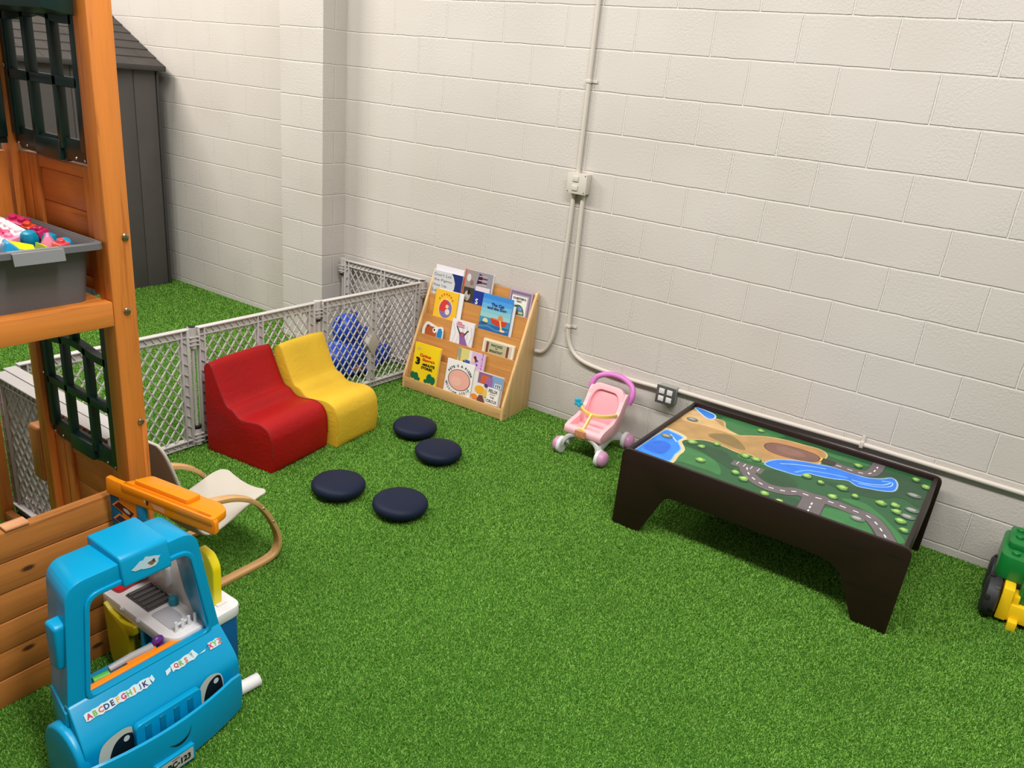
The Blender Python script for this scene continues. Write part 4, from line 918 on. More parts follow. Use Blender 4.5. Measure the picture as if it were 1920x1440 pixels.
strip(r2, .062, (62, 56, 58)); strip(r2, .055, GR); dashes(strip(r2, .001, GR)); lay([(0.118, 0.24), (0.182, 0.236), (0.182, 0.184), (0.118, 0.184)], (52, 44, 40), 0); strip([(.116, .19), (.116, .238)], .008, (222, 190, 60), 0)
random.seed(3)
for i, (x, y) in enumerate([(-0.212, 0.333), (-0.319, 0.007), (-0.417, -0.061), (-0.364, -0.077), (-0.310, -0.219), (-0.171, -0.016), (-0.118, -0.016), (-0.145, -0.221), (-0.096, -0.255), (0.020, -0.322), (0.089, -0.344), (0.111, -0.013), (0.177, -0.032), (0.266, -0.013), (0.253, -0.133), (0.328, -0.054), (0.430, -0.035), (0.481, -0.013), (0.498, -0.069), (0.525, -0.143), (0.550, -0.217), (0.268, 0.282), (0.510, 0.329), (0.560, 0.282)]):
    r = random.uniform(.015, .023)
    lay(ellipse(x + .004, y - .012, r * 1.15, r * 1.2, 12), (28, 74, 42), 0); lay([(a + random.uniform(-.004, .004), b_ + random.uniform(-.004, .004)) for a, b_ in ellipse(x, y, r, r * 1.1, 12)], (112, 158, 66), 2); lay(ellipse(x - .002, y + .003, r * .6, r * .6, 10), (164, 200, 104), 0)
for x, y in [(-0.524, 0.197), (-0.534, -0.095), (0.382, -0.260), (0.531, 0.145), (0.549, -0.010), (0.543, -0.086)]:
    lay(ellipse(x, y, .03, .024, 9), (96, 104, 98), 2); lay(ellipse(x - .004, y + .004, .018, .012, 8), (160, 162, 152), 2)
q.build('painted_landscape', None, tt)

# ------------------------------------------------------------------ doll stroller
M_pink = mat('pale_pink_plastic', (244, 184, 190), .4, .45); M_pinkd = mat('pink_recess', (238, 164, 172), .45); M_orchid = mat('orchid_plastic', (206, 120, 190), .38); M_sw = mat('stroller_white', (214, 212, 210), .4); M_wheel = mat('mauve_wheel', (196, 140, 172), .4, .5); M_yel = mat('pale_yellow_plastic', (240, 208, 110), .4)
ST = Vector((2.245, -.22, 0))
st = thing('doll_stroller', 'pink and white toy doll stroller between bookshelf and train table', 'toy stroller', ST, (0, 0, 0))
fx0, fx1, rx0, rx1 = -.118, .118, -.10, .115
fy, ry = -.18, .135
q = MB()
for s_ in (-1, 1):   # side frames
    q.prism(round_poly([(-.19, .075), (-.165, .105), (-.09, .155), (.0, .15), (.09, .105), (.15, .07), (.13, .045), (.06, .07), (-.02, .095), (-.1, .075), (-.155, .045)], .02, 3), s_ * .093 - .009, s_ * .093 + .009, 'yz', .003)
arch = smooth_path([(-.118, -.18, .055), (-.105, -.178, .09), (-.07, -.172, .125), (0, -.168, .138), (.07, -.172, .125), (.105, -.178, .09), (.118, -.18, .055)], 5)
q.ribbon(arch, (0, 1, .25), .034, .022, bev=.003); q.build('wheel_frame', M_sw, st)
def wheel(x, y, out):
    w = MB(); w.lathe([(.040, -.017), (.048, -.013), (.048, .004), (.042, .008)], 26, (x, y, .048), 'x'); wh = w.build('wheel', M_sw, st, 30)
    w = MB(); pr_ = [(.044, 0), (.0445, .012), (.038, .026), (.024, .036), (.006, .039)]
    if out > 0: w.lathe([(r, z) for r, z in pr_], 24, (x + .008, y, .048), 'x')
    else: w.lathe([(r, -z) for r, z in pr_], 24, (x - .0135, y, .048), 'x')
    w.build('hub_dome', M_wheel, wh, 50)
wheel(-.118, fy, -1); wheel(.118, fy, 1); wheel(rx0, ry, -1); wheel(rx1, ry, 1)
# seat bucket
q = MB()
side = [(-.185, .148), (-.19, .175), (-.15, .19), (-.06, .205), (.0, .25), (.05, .33), (.072, .345), (.092, .335), (.09, .30), (.05, .20), (.02, .145), (-.05, .13), (-.14, .128)]
for s_ in (-1, 1): q.prism(round_poly(side, .012, 3), s_ * .102 - .012, s_ * .102 + .012, 'yz', .005)
q.prism(round_poly([(-.10, .128), (.0, .14), (.03, .16), (.01, .17), (-.10, .152)], .004, 2), -.092, .092, 'yz')                    # seat base
q.prism(round_poly([(-.19, .13), (-.10, .125), (-.095, .16), (-.18, .182), (-.195, .165)], .012, 3), -.112, .112, 'yz', .004)  # front lip
q.build('seat_bucket', M_pink, st)
q = MB(); Rb = Matrix.Translation((0, .034, .245)) @ Matrix.Rotation(math.radians(-22), 4, 'X'); q.M = Rb
q.prism(round_poly([(-.098, -.10), (.098, -.10), (.105, .06), (.075, .115), (-.075, .115), (-.105, .06)], [.01, .01, .05, .05, .05, .05], 4), -.006, .018, 'xz', .004); q.build('seat_back', M_pinkd, st)
q = MB(); q.M = Rb; rim_o = round_poly([(-.110, -.10), (.110, -.10), (.114, .06), (.085, .126), (-.085, .126), (-.114, .06)], [.01, .01, .05, .05, .05, .05], 4); rim_i = round_poly([(-.085, -.092), (.085, -.092), (.086, .04), (.06, .092), (-.06, .092), (-.086, .04)], [.01, .01, .05, .05, .05, .05], 4); q.ring(rim_o, rim_i, -.022, .012, 'xz', .004); q.build('seat_rim', M_pink, st)
q = MB(); hp = smooth_path([(-.118, .09, .285), (-.128, .10, .33), (-.11, .118, .375), (-.055, .13, .402), (0, .134, .408), (.055, .13, .402), (.11, .118, .375), (.128, .10, .33), (.118, .09, .285)], 5)
q.tube(hp, .0155, 12); q.build('push_handle', M_orchid, st, 50)
q = MB(); tb = smooth_path([(-.108, -.02, .245), (-.08, -.075, .246), (-.03, -.105, .243), (.03, -.105, .243), (.08, -.075, .246), (.108, -.02, .245)], 5)
q.ribbon(tb, (0, 0, 1), .02, .010, bev=.002); q.bar((0, -.105, .245), (-.004, -.178, .170), .020, .012, (1, 0, 0), .003); q.lathe([(.03, 0), (.032, .006), (.028, .011)], 18, (-.006, -.2, .155), 'y'); q.build('tray_bar', M_yel, st)
q = MB(); q.box((-.038, -.206, .133), (.026, -.194, .176), .006, 3); q.build('tray_plaque', mat('plaque_brown', (196, 130, 96), .4, var=.25, vs=90), st)
q = MB(); fc = Vector((-.112, -.06, .268))
for i in range(5): q.ball(fc + Vector((.016 * math.cos(i * 1.257), -.003, .016 * math.sin(i * 1.257))), .012, (1, .5, 1), 12)
q.ball(fc, .009, (1, .8, 1), 10); q.build('flower_toy', mat('flower_blue', (40, 168, 200), .4), st)
q = MB(); q.prism(round_poly([(-.124, .302), (-.108, .318), (-.104, .30), (-.114, .262)], .004, 2), .06, .075, 'xz', .002); q.build('handle_bracket', mat('bracket_tan', (214, 160, 96), .45), st)

# ------------------------------------------------------------------ building block tractor
M_tg = mat('tractor_green', (16, 112, 46), .3, .5); M_ty = mat('tractor_yellow', (240, 196, 24), .35); M_tk = mat('tractor_tyre', (36, 36, 38), .6)
TR = Vector((4.42, -.24, 0))
tr = thing('toy_tractor', 'green and yellow building block tractor with black wheels at the right edge', 'toy tractor', TR)
for y in (-.155, .035):
    q = MB(); q.lathe([(.03, -.03), (.066, -.03), (.085, -.02), (.0875, 0), (.085, .02), (.066, .028), (.03, .028)], 28, (-.208, y, .0885), 'x'); wh = q.build('wheel', M_tk, tr, 30)
    for k in range(10):
        a = k * 2 * PI / 10
        q = MB(); q.M = Matrix.Translation((-.208 + (.012 if k % 2 else -.012), y, .0885)) @ Matrix.Rotation(a, 4, 'X'); q.lathe([(.011, .082), (.011, .0885), (.006, .089)], 10); q.build('tread_knob', M_black, wh)
q = MB(); q.box((-.176, -.20, .025), (.25, .16, .10), .004); q.box((-.176, -.205, .02), (-.135, -.10, .165), .006); q.box((-.134, -.19, .09), (-.11, -.12, .135), .004)
for x in (-.128, -.02, .09): q.box((x, -.232, .0), (x + .034, -.19, .04), .003)
q.build('chassis', M_ty, tr)
q = MB(); q.prism(round_poly([(-.222, -.135), (.25, -.135), (.25, .15), (-.222, .15)], .05, 5), .165, .268, 'xy', .006); q.box((-.10, -.15, .10), (.25, .12, .17), .004); q.prism(round_poly([(-.12, -.175), (.25, -.175), (.25, -.12), (-.12, -.12)], .02, 4), .10, .235, 'xy', .004); q.build('body', M_tg, tr)
q = MB(); q.prism(round_poly([(-.205, -.05), (.24, -.05), (.24, .135), (-.205, .135)], .03, 4), .268, .295, 'xy', .004); q.build('seat_block', M_tg, tr)
for x in (-.17, -.115, -.06, 0.0, .06):
    for y, z in ((-.09, .267), (.02, .294), (.09, .294)):
        q = MB(); q.lathe([(.016, 0), (.016, .011), (.014, .013)], 16, (x, y, z)); q.build('stud', M_tg, tr)
q = MB(); q.lathe([(.02, 0), (.02, .01)], 16, (-.085, -.176, .185), 'y'); q.build('headlight', mat('tractor_red', (176, 40, 44), .4), tr)

# ------------------------------------------------------------------ blue ride-on toy behind the fence
M_bt = mat('royal_blue_plastic', (22, 64, 176), .35, .5)
bt = thing('blue_ride_on_toy', 'royal blue plastic animal ride-on toy seen through the lattice fence', 'ride-on toy', (.42, -.34, 0))
q = MB()
for c, r, sc_ in (((.06, -.09, .30), .10, (.9, .95, 1.05)), ((.06, .02, .245), .085, (.8, 1.05, .75)), ((.06, -.03, .20), .10, (.8, .8, 1.2)), ((.05, -.10, .13), .13, (1, 1.5, .8)), ((.05, .05, .10), .12, (1, 1.1, .85)), ((.05, -.02, .05), .16, (1, 1.35, .33))):
    q.ball(c, r, sc_, 24)
bo = q.build('body', M_bt, bt, 60)
md = bo.modifiers.new('merge', 'REMESH'); md.mode = 'VOXEL'; md.voxel_size = .012; md.use_smooth_shade = True
ms_ = bo.modifiers.new('soft', 'SMOOTH'); ms_.iterations = 6; ms_.factor = .6
for y in (-.155, -.02):
    q = MB(); q.ball((.06, y, .375), .028, (.6, 1, 1.1), 14); q.build('ear', M_bt, bt, 60)
q = MB(); q.tube(smooth_path([(.06, .10, .25), (.06, .125, .245), (.06, .125, .22)], 4), .008, 8); q.build('mouth_ring', mat('toy_grey', (190, 190, 186), .4), bt)
for x in (-.02, .12):
    q = MB(); q.ball((x, .19, .085), .075, (.5, 1, .95), 18); q.build('front_foot', M_bt, bt, 60)
q = MB(); q.box((.17, -.13, .05), (.2, -.07, .085), .006); q.build('foot_peg', mat('peg_brown', (150, 104, 74), .5), bt)

# ------------------------------------------------------------------ toy food truck
FT = Vector((2.15, -2.92, 0))
ft = thing('toy_food_truck', 'bright blue plastic play truck with smiling front bumper at lower left', 'toy truck', FT)
shr = lambda v: (v.x - .07 * (v.z - .24), v.y if v.y > -2.905 else -2.905 + (v.y + 2.905) * (1 - .9 * max(0, 2.265 - v.x)), v.z)
def resamp(pts, n):
    P = [Vector((a, b, 0)) for a, b in pts]; L = [0]
    for i in range(len(P)): L.append(L[-1] + (P[(i + 1) % len(P)] - P[i]).length)
    out = []
    for k in range(n):
        d = L[-1] * k / n
        for i in range(len(P)):
            if L[i] <= d <= L[i + 1] + 1e-9:
                t = (d - L[i]) / max(1e-9, L[i + 1] - L[i]); q = P[i].lerp(P[(i + 1) % len(P)], t); out.append((q.x, q.y)); break
    return out
def ray_match(outer, inner, c, n):
    """pair both outlines by angle about c"""
    def at(poly, a):
        d = Vector((math.cos(a), math.sin(a))); best = None
        for i in range(len(poly)):
            p, q = Vector(poly[i]) - Vector(c), Vector(poly[(i + 1) % len(poly)]) - Vector(c); e = q - p
            den = d.x * e.y - d.y * e.x
            if abs(den) < 1e-12: continue
            t = (p.x * e.y - p.y * e.x) / den; u = (p.x * d.y - p.y * d.x) / den
            if t > 0 and -1e-6 <= u <= 1 + 1e-6: best = t if best is None else max(best, t)
        return (c[0] + d.x * best, c[1] + d.y * best)
    angs = sorted(set([round(2 * PI * k / n, 5) for k in range(n)] + [round(math.atan2(p[1] - c[1], p[0] - c[0]) % (2 * PI), 5) for p in inner + outer]))
    return [at(outer, a) for a in angs], [at(inner, a) for a in angs]
oo = round_poly([(-3.140, .21), (-2.668, .21), (-2.688, .34), (-2.722, .606), (-3.092, .606), (-3.122, .34)], [.004, .004, .05, .05, .05, .05], 6)
ii = round_poly([(-3.078, .218), (-2.712, .218), (-2.752, .548), (-3.038, .548)], [.004, .004, .035, .03], 5)
a_, b_2 = ray_match(oo, ii, (-2.9, .41), 72)
kb = [(a[0] + (b[0] - a[0]) * .22, a[1] + (b[1] - a[1]) * .3) for a, b in zip(a_, b_2)]
q = MB(FT); q.ring(a_, b_2, 2.125, 2.265, 'yz', .008, shr, kb)
for ya, yb in ((-3.142, -3.112), (-2.70, -2.670)): q.prism([(2.125, 0), (2.262, 0), (2.262, .25), (2.13, .25)], ya, yb, 'xz', .008, 2, shr)
q.prism(round_poly([(2.238, .262), (2.262, .272), (2.325, .195), (2.342, .165), (2.342, .0), (2.238, .0)], [.008, .012, .02, .02, .005, .005], 4), -3.142, -2.668, 'xz', .014, 3, lambda v: (v.x, -2.905 + (v.y + 2.905) * (1 - .45 * (2.342 - v.x)), v.z))
q.build('cab_shell', M_blue, ft, 40)
i2 = round_poly([(-3.074, .268), (-2.712, .268), (-2.752, .548), (-3.038, .548)], [.02, .03, .035, .03], 5)
q = MB(FT); q.ring(*ray_match(round_poly([(-3.088, .256), (-2.698, .256), (-2.740, .562), (-3.050, .562)], [.03, .04, .045, .04], 5), i2, (-2.9, .41), 60), 2.262, 2.272, 'yz', .003, shr); q.build('window_surround', M_blue, ft)
q = MB(FT); q.prism(round_poly([(2.088, .632), (2.245, .625), (2.262, .54), (2.20, .54), (2.088, .57)], [.012, .014, .01, .004, .01], 4), -2.952, -2.812, 'xz', .008, 3); q.build('roof_sign', M_blue, ft)
q = MB(FT)
q.use(C(170, 196, 206)); msg = lambda a, b_, o: (2.2475 + (.615 - b_) * .2 + .0012 + o, a, b_)
random.seed(11)
def blob(cy, cz, ry, rz, n=16, j=.35): return [(cy + ry * math.cos(2 * PI * i / n) * random.uniform(1 - j, 1 + j), cz + rz * math.sin(2 * PI * i / n) * random.uniform(1 - j, 1 + j)) for i in range(n)]
q.flat(blob(-2.882, .582, .034, .017), msg, .0003); q.use(C(120, 84, 60)); q.flat(blob(-2.868, .58, .010, .007), msg, .0006); q.use(C(60, 50, 46)); q.flat(blob(-2.862, .584, .004, .004), msg, .0009)
q.build('torn_sticker', None, ft)
q = MB(FT); q.prism(round_poly([(2.185, .362), (2.235, .366), (2.235, .498), (2.185, .502)], .012, 4), -3.128, -3.085, 'xz', .008, 3); q.build('side_mirror', M_blue, ft)
q = MB(FT)
arch_ = [(2.345, .0)] + [(2.255 + .09 * math.cos(t * PI / 12), .12 + .09 * math.sin(t * PI / 12)) for t in range(0, 13)] + [(2.165, .0)]
q.prism(arch_, -3.160, -3.125, 'xz', .010, 3); q.build('fender', M_blue, ft)
# bumper
by = [i / 12 for i in range(13)]
bo_ = [(2.372 + .042 * (1 - (2 * t - 1) ** 2), -3.19 + .508 * t) for t in by]
q = MB(FT); t = bmesh.new(); rows = []
for k, (f_, y_) in enumerate(bo_):
    e_ = min(k, len(bo_) - 1 - k); dz = -.012 if e_ == 0 else 0
    cs = [(2.338, .012), (2.338, .086), (f_ - .022, .136 + dz), (f_ - .010, .152 + dz), (f_ - .002, .150 + dz), (f_, .138 + dz), (f_ + .003, .07), (f_ - .004, .012)]
    rows.append([t.verts.new((a, y_, c)) for a, c in cs])
for a, c in zip(rows, rows[1:]):
    for k in range(8): t.faces.new([a[k], a[(k + 1) % 8], c[(k + 1) % 8], c[k]])
t.faces.new(rows[0]); t.faces.new(rows[-1][::-1]); bmesh.ops.recalc_face_normals(t, faces=t.faces[:])
es = [x for x in t.edges if len(x.link_faces) == 2 and x.calc_face_angle(0) > 1.2 and abs(x.verts[0].co.y - x.verts[1].co.y) < 1e-4]
bmesh.ops.bevel(t, geom=es, offset=.008, segments=3, affect='EDGES', profile=0.5, clamp_overlap=True)
q._join(t); q.build('bumper', M_blue, ft, 50)
# grille
q = MB(FT); gx = 2.342
q.prism(round_poly([(-3.012, .08), (-2.812, .08), (-2.812, .172), (-3.012, .172)], [.004, .004, .016, .016], 4), gx - .002, gx + .018, 'yz', .006, 3); gr = q.build('grille', M_blue, ft)
for i in range(4):
    y = -2.978 + i * .043
    q = MB(FT); q.box((gx + .0165, y - .009, .085), (gx + .0205, y + .009, .160), .002); q.build('grille_slot', mat('cyan_shade', (0, 112, 146), .35), gr)
# eyes
me_ = lambda a, b_, o: (2.3432 + o, a, b_)
for wh_, pu_, gl_ in (([(-3.112, .076), (-3.108, .13), (-3.092, .165), (-3.05, .178), (-3.018, .172), (-3.013, .15), (-3.013, .076)], [(-3.084, .076), (-3.079, .112), (-3.063, .145), (-3.039, .158), (-3.019, .152), (-3.013, .14), (-3.013, .076)], (-3.031, .141)),
                      ([(-2.811, .076), (-2.810, .12), (-2.803, .158), (-2.774, .177), (-2.742, .168), (-2.729, .142), (-2.727, .10), (-2.727, .076)], [(-2.796, .076), (-2.793, .112), (-2.778, .15), (-2.755, .164), (-2.738, .157), (-2.731, .13), (-2.729, .10), (-2.729, .076)], (-2.752, .147))):
    wh_ = [(p.x, p.y) for p in smooth_path([Vector((a, b_, 0)) for a, b_ in wh_], 5)]; pu_ = [(p.x, p.y) for p in smooth_path([Vector((a, b_, 0)) for a, b_ in pu_], 5)]
    q = MB(FT); q.use(mat('eye_white', (206, 202, 180), .4)); q.flat(wh_, me_, .0004); q.use(M_black); q.flat(pu_, me_, .0008)
    q.use(C(216, 214, 200)); q.flat(ellipse(gl_[0], gl_[1], .0085, .0095), me_, .0012); q.build('eye_decal', None, ft)
# mouth on the bumper
bx_ = lambda y: 2.376 + .042 * (1 - (2 * ((y + 3.19) / .508) - 1) ** 2)
mb_ = lambda a, b_, o: (bx_(a) + .0004 + o - .003 * max(0, (b_ - .07) / .068), a, b_)
q = MB(FT); q.use(M_black)
up = [(a.x, a.y) for a in smooth_path([(-2.9555, .0995, 0), (-2.9333, .0908, 0), (-2.9124, .0919, 0), (-2.8936, .1019, 0), (-2.8848, .1215, 0), (-2.883, .1265, 0)], 4)]; dn = [(a.x, a.y) for a in smooth_path([(-2.9555, .0995, 0), (-2.9308, .0829, 0), (-2.9068, .0857, 0), (-2.8906, .1014, 0), (-2.883, .1265, 0)], 4)][1:-1]
q.flat(up + dn[::-1], mb_, .0006); q.build('mouth_decal', None, ft)
# number plate
q = MB(FT); q.prism(round_poly([(-3.005, .012), (-2.885, .012), (-2.885, .066), (-3.005, .066)], .008, 4), 2.405, 2.428, 'yz', .003, 2); pl_ = q.build('number_plate', M_blue, ft)
q = MB(FT); mpl = lambda a, b_, o: (2.4286 + o, a, b_); q.use(C(186, 186, 180)); q.flat(round_poly([(-2.998, .018), (-2.892, .018), (-2.892, .060), (-2.998, .060)], .005, 3), mpl, .0); q.use(M_black); q.text('ABC-123', mpl, -2.945, .037, .088, .022, .0004, .05); q.use(C(150, 60, 60)); q.flat(rectp(-2.958, .053, -2.934, .056), mpl, .0004); q.build('plate_lettering', None, pl_)
# alphabet stickers on the sloping hood
nS = Vector((.775, 0, .632)).normalized()
def msl(a, b_, o):
    p_ = Vector((2.2945, a, .2345)) + Vector((-.633, 0, .774)) * b_ + Vector((.774, 0, .633)) * (.0016 + o); return tuple(p_)
q = MB(FT); q.use(C(196, 216, 220))
def ragged(y0, y1, h): 
    n = int((y1 - y0) / .008); return [(y0 + (y1 - y0) * i / n, h * random.uniform(.8, 1.2)) for i in range(n + 1)] + [(y0 + (y1 - y0) * i / n, -h * random.uniform(.8, 1.2)) for i in range(n, -1, -1)]
q.flat(ragged(-3.108, -2.925, .0115), msl, 0); q.flat([(-2.925, .008), (-2.915, .013), (-2.912, -.002), (-2.92, -.008)], msl, 0); q.flat(ragged(-2.86, -2.79, .011), msl, 0); q.flat([(-2.878, .002), (-2.86, .006), (-2.865, -.006), (-2.88, -.012)], msl, 0); q.flat([(-2.80, .012), (-2.785, .017), (-2.775, -.004), (-2.79, -.010)], msl, 0); q.flat([(-2.775, -.005), (-2.745, .0), (-2.74, .005), (-2.755, -.006)], msl, 0); q.flat(ragged(-2.738, -2.700, .010), msl, 0)
LC = [(196, 44, 70), (120, 170, 70), (214, 90, 60), (40, 60, 110), (60, 50, 90), (226, 160, 60), (190, 40, 90), (110, 170, 90), (220, 120, 40), (40, 80, 140), (60, 40, 90)]
def letters(S, y0):
    for i, ch in enumerate(S):
        q.use(C(*LC[i % len(LC)])); V, Fc, tw, th = text_geo(ch, .04); q.text(ch, msl, y0 + i * .0157, 0, .0155 * tw / max(th, .5), .0155, .0005, .04)
letters('ABCDEFGHIJK', -3.097); q.use(C(40, 50, 110)); letters('QRS', -2.845); letters('XYZ', -2.733)
q.build('alphabet_sticker', None, ft)
# dashboard and interior
q = MB(FT); q.box((2.215, -3.07, .20), (2.2385, -2.70, .262), .006); q.box((2.18, -2.94, .235), (2.22, -2.85, .258), .004); q.box((2.16, -2.745, .22), (2.22, -2.70, .255), .006); q.build('dashboard', M_orange, ft)
q = MB(FT); q.tube([(2.195, -2.984, .256), (2.198, -2.92, .262), (2.2, -2.858, .258)], [.0095, .011, .011], 12); q.build('wand_handle', mat('wand_grey', (176, 172, 170), .4), ft)
q = MB(FT); q.ball((2.198, -2.838, .268), .019, (.6, 1, .8), 16); q.tube([(2.198, -2.834, .255), (2.205, -2.83, .238)], .010, 10); q.build('wand_head', mat('purple_plastic', (96, 40, 130), .35), ft)
q = MB(FT); q.tube([(2.19, -3.028, .240), (2.195, -2.985, .240)], .0125, 14); q.build('turn_knob', mat('lime_green', (86, 190, 74), .4), ft)
q = MB(FT); pan = round_poly([(1.872, -2.822), (2.20, -2.822), (2.238, -2.80), (2.238, -2.572), (1.872, -2.572)], [.01, .02, .02, .035, .02], 4)
q.prism(pan, .232, .270, 'xy', .004); q.box((2.06, -2.635, .27), (2.20, -2.60, .274), .001)
ct = q.build('counter_top', M_white, ft)
for x in (1.985, 2.07):
    q = MB(FT); q.lathe([(.010, -.826), (.010, -.822), (.006, -.822)], 14, (x, -2.0, .262), 'y'); q.lathe([(.0055, -2.829), (.0055, -2.822)], 10, (x, 0, .262), 'y'); q.bm.verts.ensure_lookup_table(); q.build('counter_hook', M_white, ct)
q = MB(FT); q.box((1.945, -2.787, .2695), (2.068, -2.70, .2735), .002)
for i in range(5): q.tube([(1.957 + i * .0247, -2.783, .2745), (1.957 + i * .0247, -2.704, .2745)], .0075, 10)
q.build('griddle', mat('griddle_grey', (78, 74, 72), .5), ct)
q = MB(FT); q.prism(round_poly([(2.085, -2.79), (2.192, -2.79), (2.192, -2.745), (2.15, -2.728), (2.085, -2.728)], .01, 3), .2702, .2725, 'xy', .001); q.build('sink_tray', mat('sink_grey', (184, 182, 186), .25), ct)
q = MB(FT); q.ball((2.088, -2.714, .284), .016, (.8, 1, .9), 10); q.lathe([(.012, .27), (.016, .278), (.014, .296), (.008, .30)], 7, (2.088, -2.714, 0)); q.build('tap_knob', mat('teal_knob', (10, 140, 160), .4), ct)
q = MB(FT); q.prism(round_poly([(1.875, -2.80), (1.925, -2.795), (1.915, -2.72), (1.88, -2.66), (1.86, -2.70)], .015, 3), .2705, .283, 'xy', .004); q.prism(round_poly([(1.905, -2.76), (1.92, -2.75), (1.93, -2.67), (1.90, -2.67)], .006, 3), .283, .30, 'xy', .003); q.build('red_pan', mat('red_plastic', (204, 24, 40), .35), ct)
q = MB(FT); q.prism(round_poly([(1.90, .27), (2.00, .365), (2.035, .39), (2.085, .43), (2.150, .432), (2.158, .268)], .006, 3), -2.694, -2.682, 'xz', .002); q.prism(round_poly([(2.03, -2.682), (2.15, -2.682), (2.14, -2.61), (2.05, -2.61)], .02, 3), .41, .428, 'xy', .004); wl = q.build('upright_panel', M_white, ct)
q = MB(FT); q.prism(round_poly([(1.97, .31), (2.055, .31), (2.05, .385), (1.98, .38)], .012, 4), -2.71, -2.693, 'xz', .004); q.build('clear_pocket', mat('clear_plastic', (214, 204, 206), .25), wl)
q = MB(FT); q.lathe([(.022, .428), (.026, .434), (.026, .438), (.020, .438), (.018, .430)], 22, (2.095, -2.648, 0)); q.build('cup_ring', M_white, wl)
q = MB(FT)  # white slotted panel modelled in place of a reflection at the sill
for i in range(4): q.box((2.204, -2.788 + i * .021, .245), (2.211, -2.779 + i * .021, .305), .002)
q.box((2.204, -2.79, .222), (2.211, -2.712, .250), .002); q.box((2.204, -2.789, .268), (2.21, -2.712, .274), .001); q.box((2.204, -2.789, .29), (2.21, -2.748, .296), .001); q.build('reflection_panel', M_white, ft)
q = MB(FT); q.prism(round_poly([(1.896, .252), (1.93, .232), (2.0, .222), (2.066, .240), (2.064, .205), (2.028, .19), (2.02, .10), (1.97, .042), (1.928, .018), (1.908, .06)], .01, 3), -2.834, -2.80, 'xz', .004); q.build('yellow_hopper', mat('mustard_plastic', (206, 186, 20), .4), ft)
q = MB(FT); q.box((2.076, -2.806, 0), (2.234, -2.59, .234), .006); q.box((1.89, -2.795, .2), (2.08, -2.60, .233), .004); q.build('cabinet', mat('deep_blue_plastic', (0, 84, 140), .4), ft)
q = MB(FT); q.box((2.068, -2.820, 0), (2.092, -2.80, .234), .006); q.build('cabinet_post', M_blue, ft)
q = MB(FT); q.prism(round_poly([(2.10, .268), (2.188, .266), (2.192, .41), (2.165, .445), (2.11, .452)], [.006, .01, .018, .012, .012], 4), -2.64, -2.610, 'xz', .006, 3); q.build('yellow_flap', mat('bright_yellow_plastic', (246, 220, 20), .3), ft)
# menu board and awning
Lb = Vector((1.87, -2.765, .655)); Rbd = Vector((2.235, -2.65, .655)); ev = (Rbd - Lb); bl = ev.length; ev.normalize(); nv = Vector((-ev.y, ev.x, 0))
MBm = Matrix(((ev.x, nv.x, 0, Lb.x), (ev.y, nv.y, 0, Lb.y), (-.12, 0, 1, Lb.z), (0, 0, 0, 1)))
q = MB(FT); q.M = MBm
q.prism(round_poly([(-.004, -.055), (bl, -.055), (bl, 0), (.03, 0), (-.004, .004)], [.004, .01, .02, .01, .012], 4), -.006, .012, 'xz', .004)
q.prism(round_poly([(.055, .008), (.10, .075), (.345, .078), (.378, .06), (.378, -.008), (.055, -.008)], [.004, .01, .02, .02, .01, .004], 4), -.026, 0.0, 'xy', .005)
q.prism(round_poly([(.085, .012), (.112, .062), (.285, .062), (.275, .012)], .008, 3), -.004, .016, 'xy', .006); q.build('awning_tray', M_orange, ft)
q = MB(FT); q.M = MBm; q.box((.0, 0, -.40), (.05, .014, -.05), .003); q.box((.0, 0, -.21), (.105, .014, -.05), .003); q.box((.098, -.004, -.21), (.128, .016, -.05), .006); q.prism([(.128, -.21), (.175, -.21), (.165, -.15), (.145, -.115), (.128, -.10)], 0, .012, 'xz', .003); q.build('menu_board', mat('board_blue', (0, 116, 156), .4), ft)
mpb = lambda a, b_, o: tuple(MBm @ Vector((a, -.0008 - o, b_)))
q = MB(FT); q.use(C(240, 130, 20)); q.flat([(.035, -.058), (.102, -.058), (.102, -.205), (.06, -.205), (.05, -.15)], mpb, 0)
for i in range(3):
    z = -.092 - i * .047
    q.use(C(242, 140, 60)); q.flat([(.008, z), (.032, z + .024), (.096, z - .002), (.078, z - .028)], mpb, .0004); q.use(C((84, 40, 80, 40, 84)[i], (22, 44, 24, 40, 24)[i], (12, 70, 14, 60, 14)[i])); q.flat([(.015, z), (.034, z + .019), (.089, z - .003), (.074, z - .023)], mpb, .0008)
    q.use(C((190, 36, 40, 60, 120)[i], (184, 60, 50, 70, 90)[i], (176, 96, 80, 90, 60)[i])); q.flat(ellipse(.062, z - .004, .014, .007, 8, -.4), mpb, .0012)
q.build('menu_pictures', None, ft)
mpo = lambda a, b_, o: tuple(MBm @ Vector((a, -.0064 - o, b_)))
q = MB(FT); q.use(C(240, 190, 160)); q.flat([(.12, -.006), (.14, -.004), (.155, -.012), (.15, -.03), (.135, -.035)], mpo, .0003); q.use(C(200, 80, 50)); q.flat([(.124, -.01), (.138, -.01), (.144, -.022), (.132, -.026)], mpo, .0006); q.use(C(50, 30, 40)); q.flat([(.14, -.012), (.152, -.014), (.149, -.04), (.143, -.04)], mpo, .0009); q.use(C(232, 160, 110)); q.flat([(.152, -.02), (.205, -.008), (.207, -.046), (.17, -.044)], mpo, .0003); q.flat([(.092, -.01), (.103, -.018), (.094, -.024)], mpo, .0003); q.build('awning_sticker', None, ft)

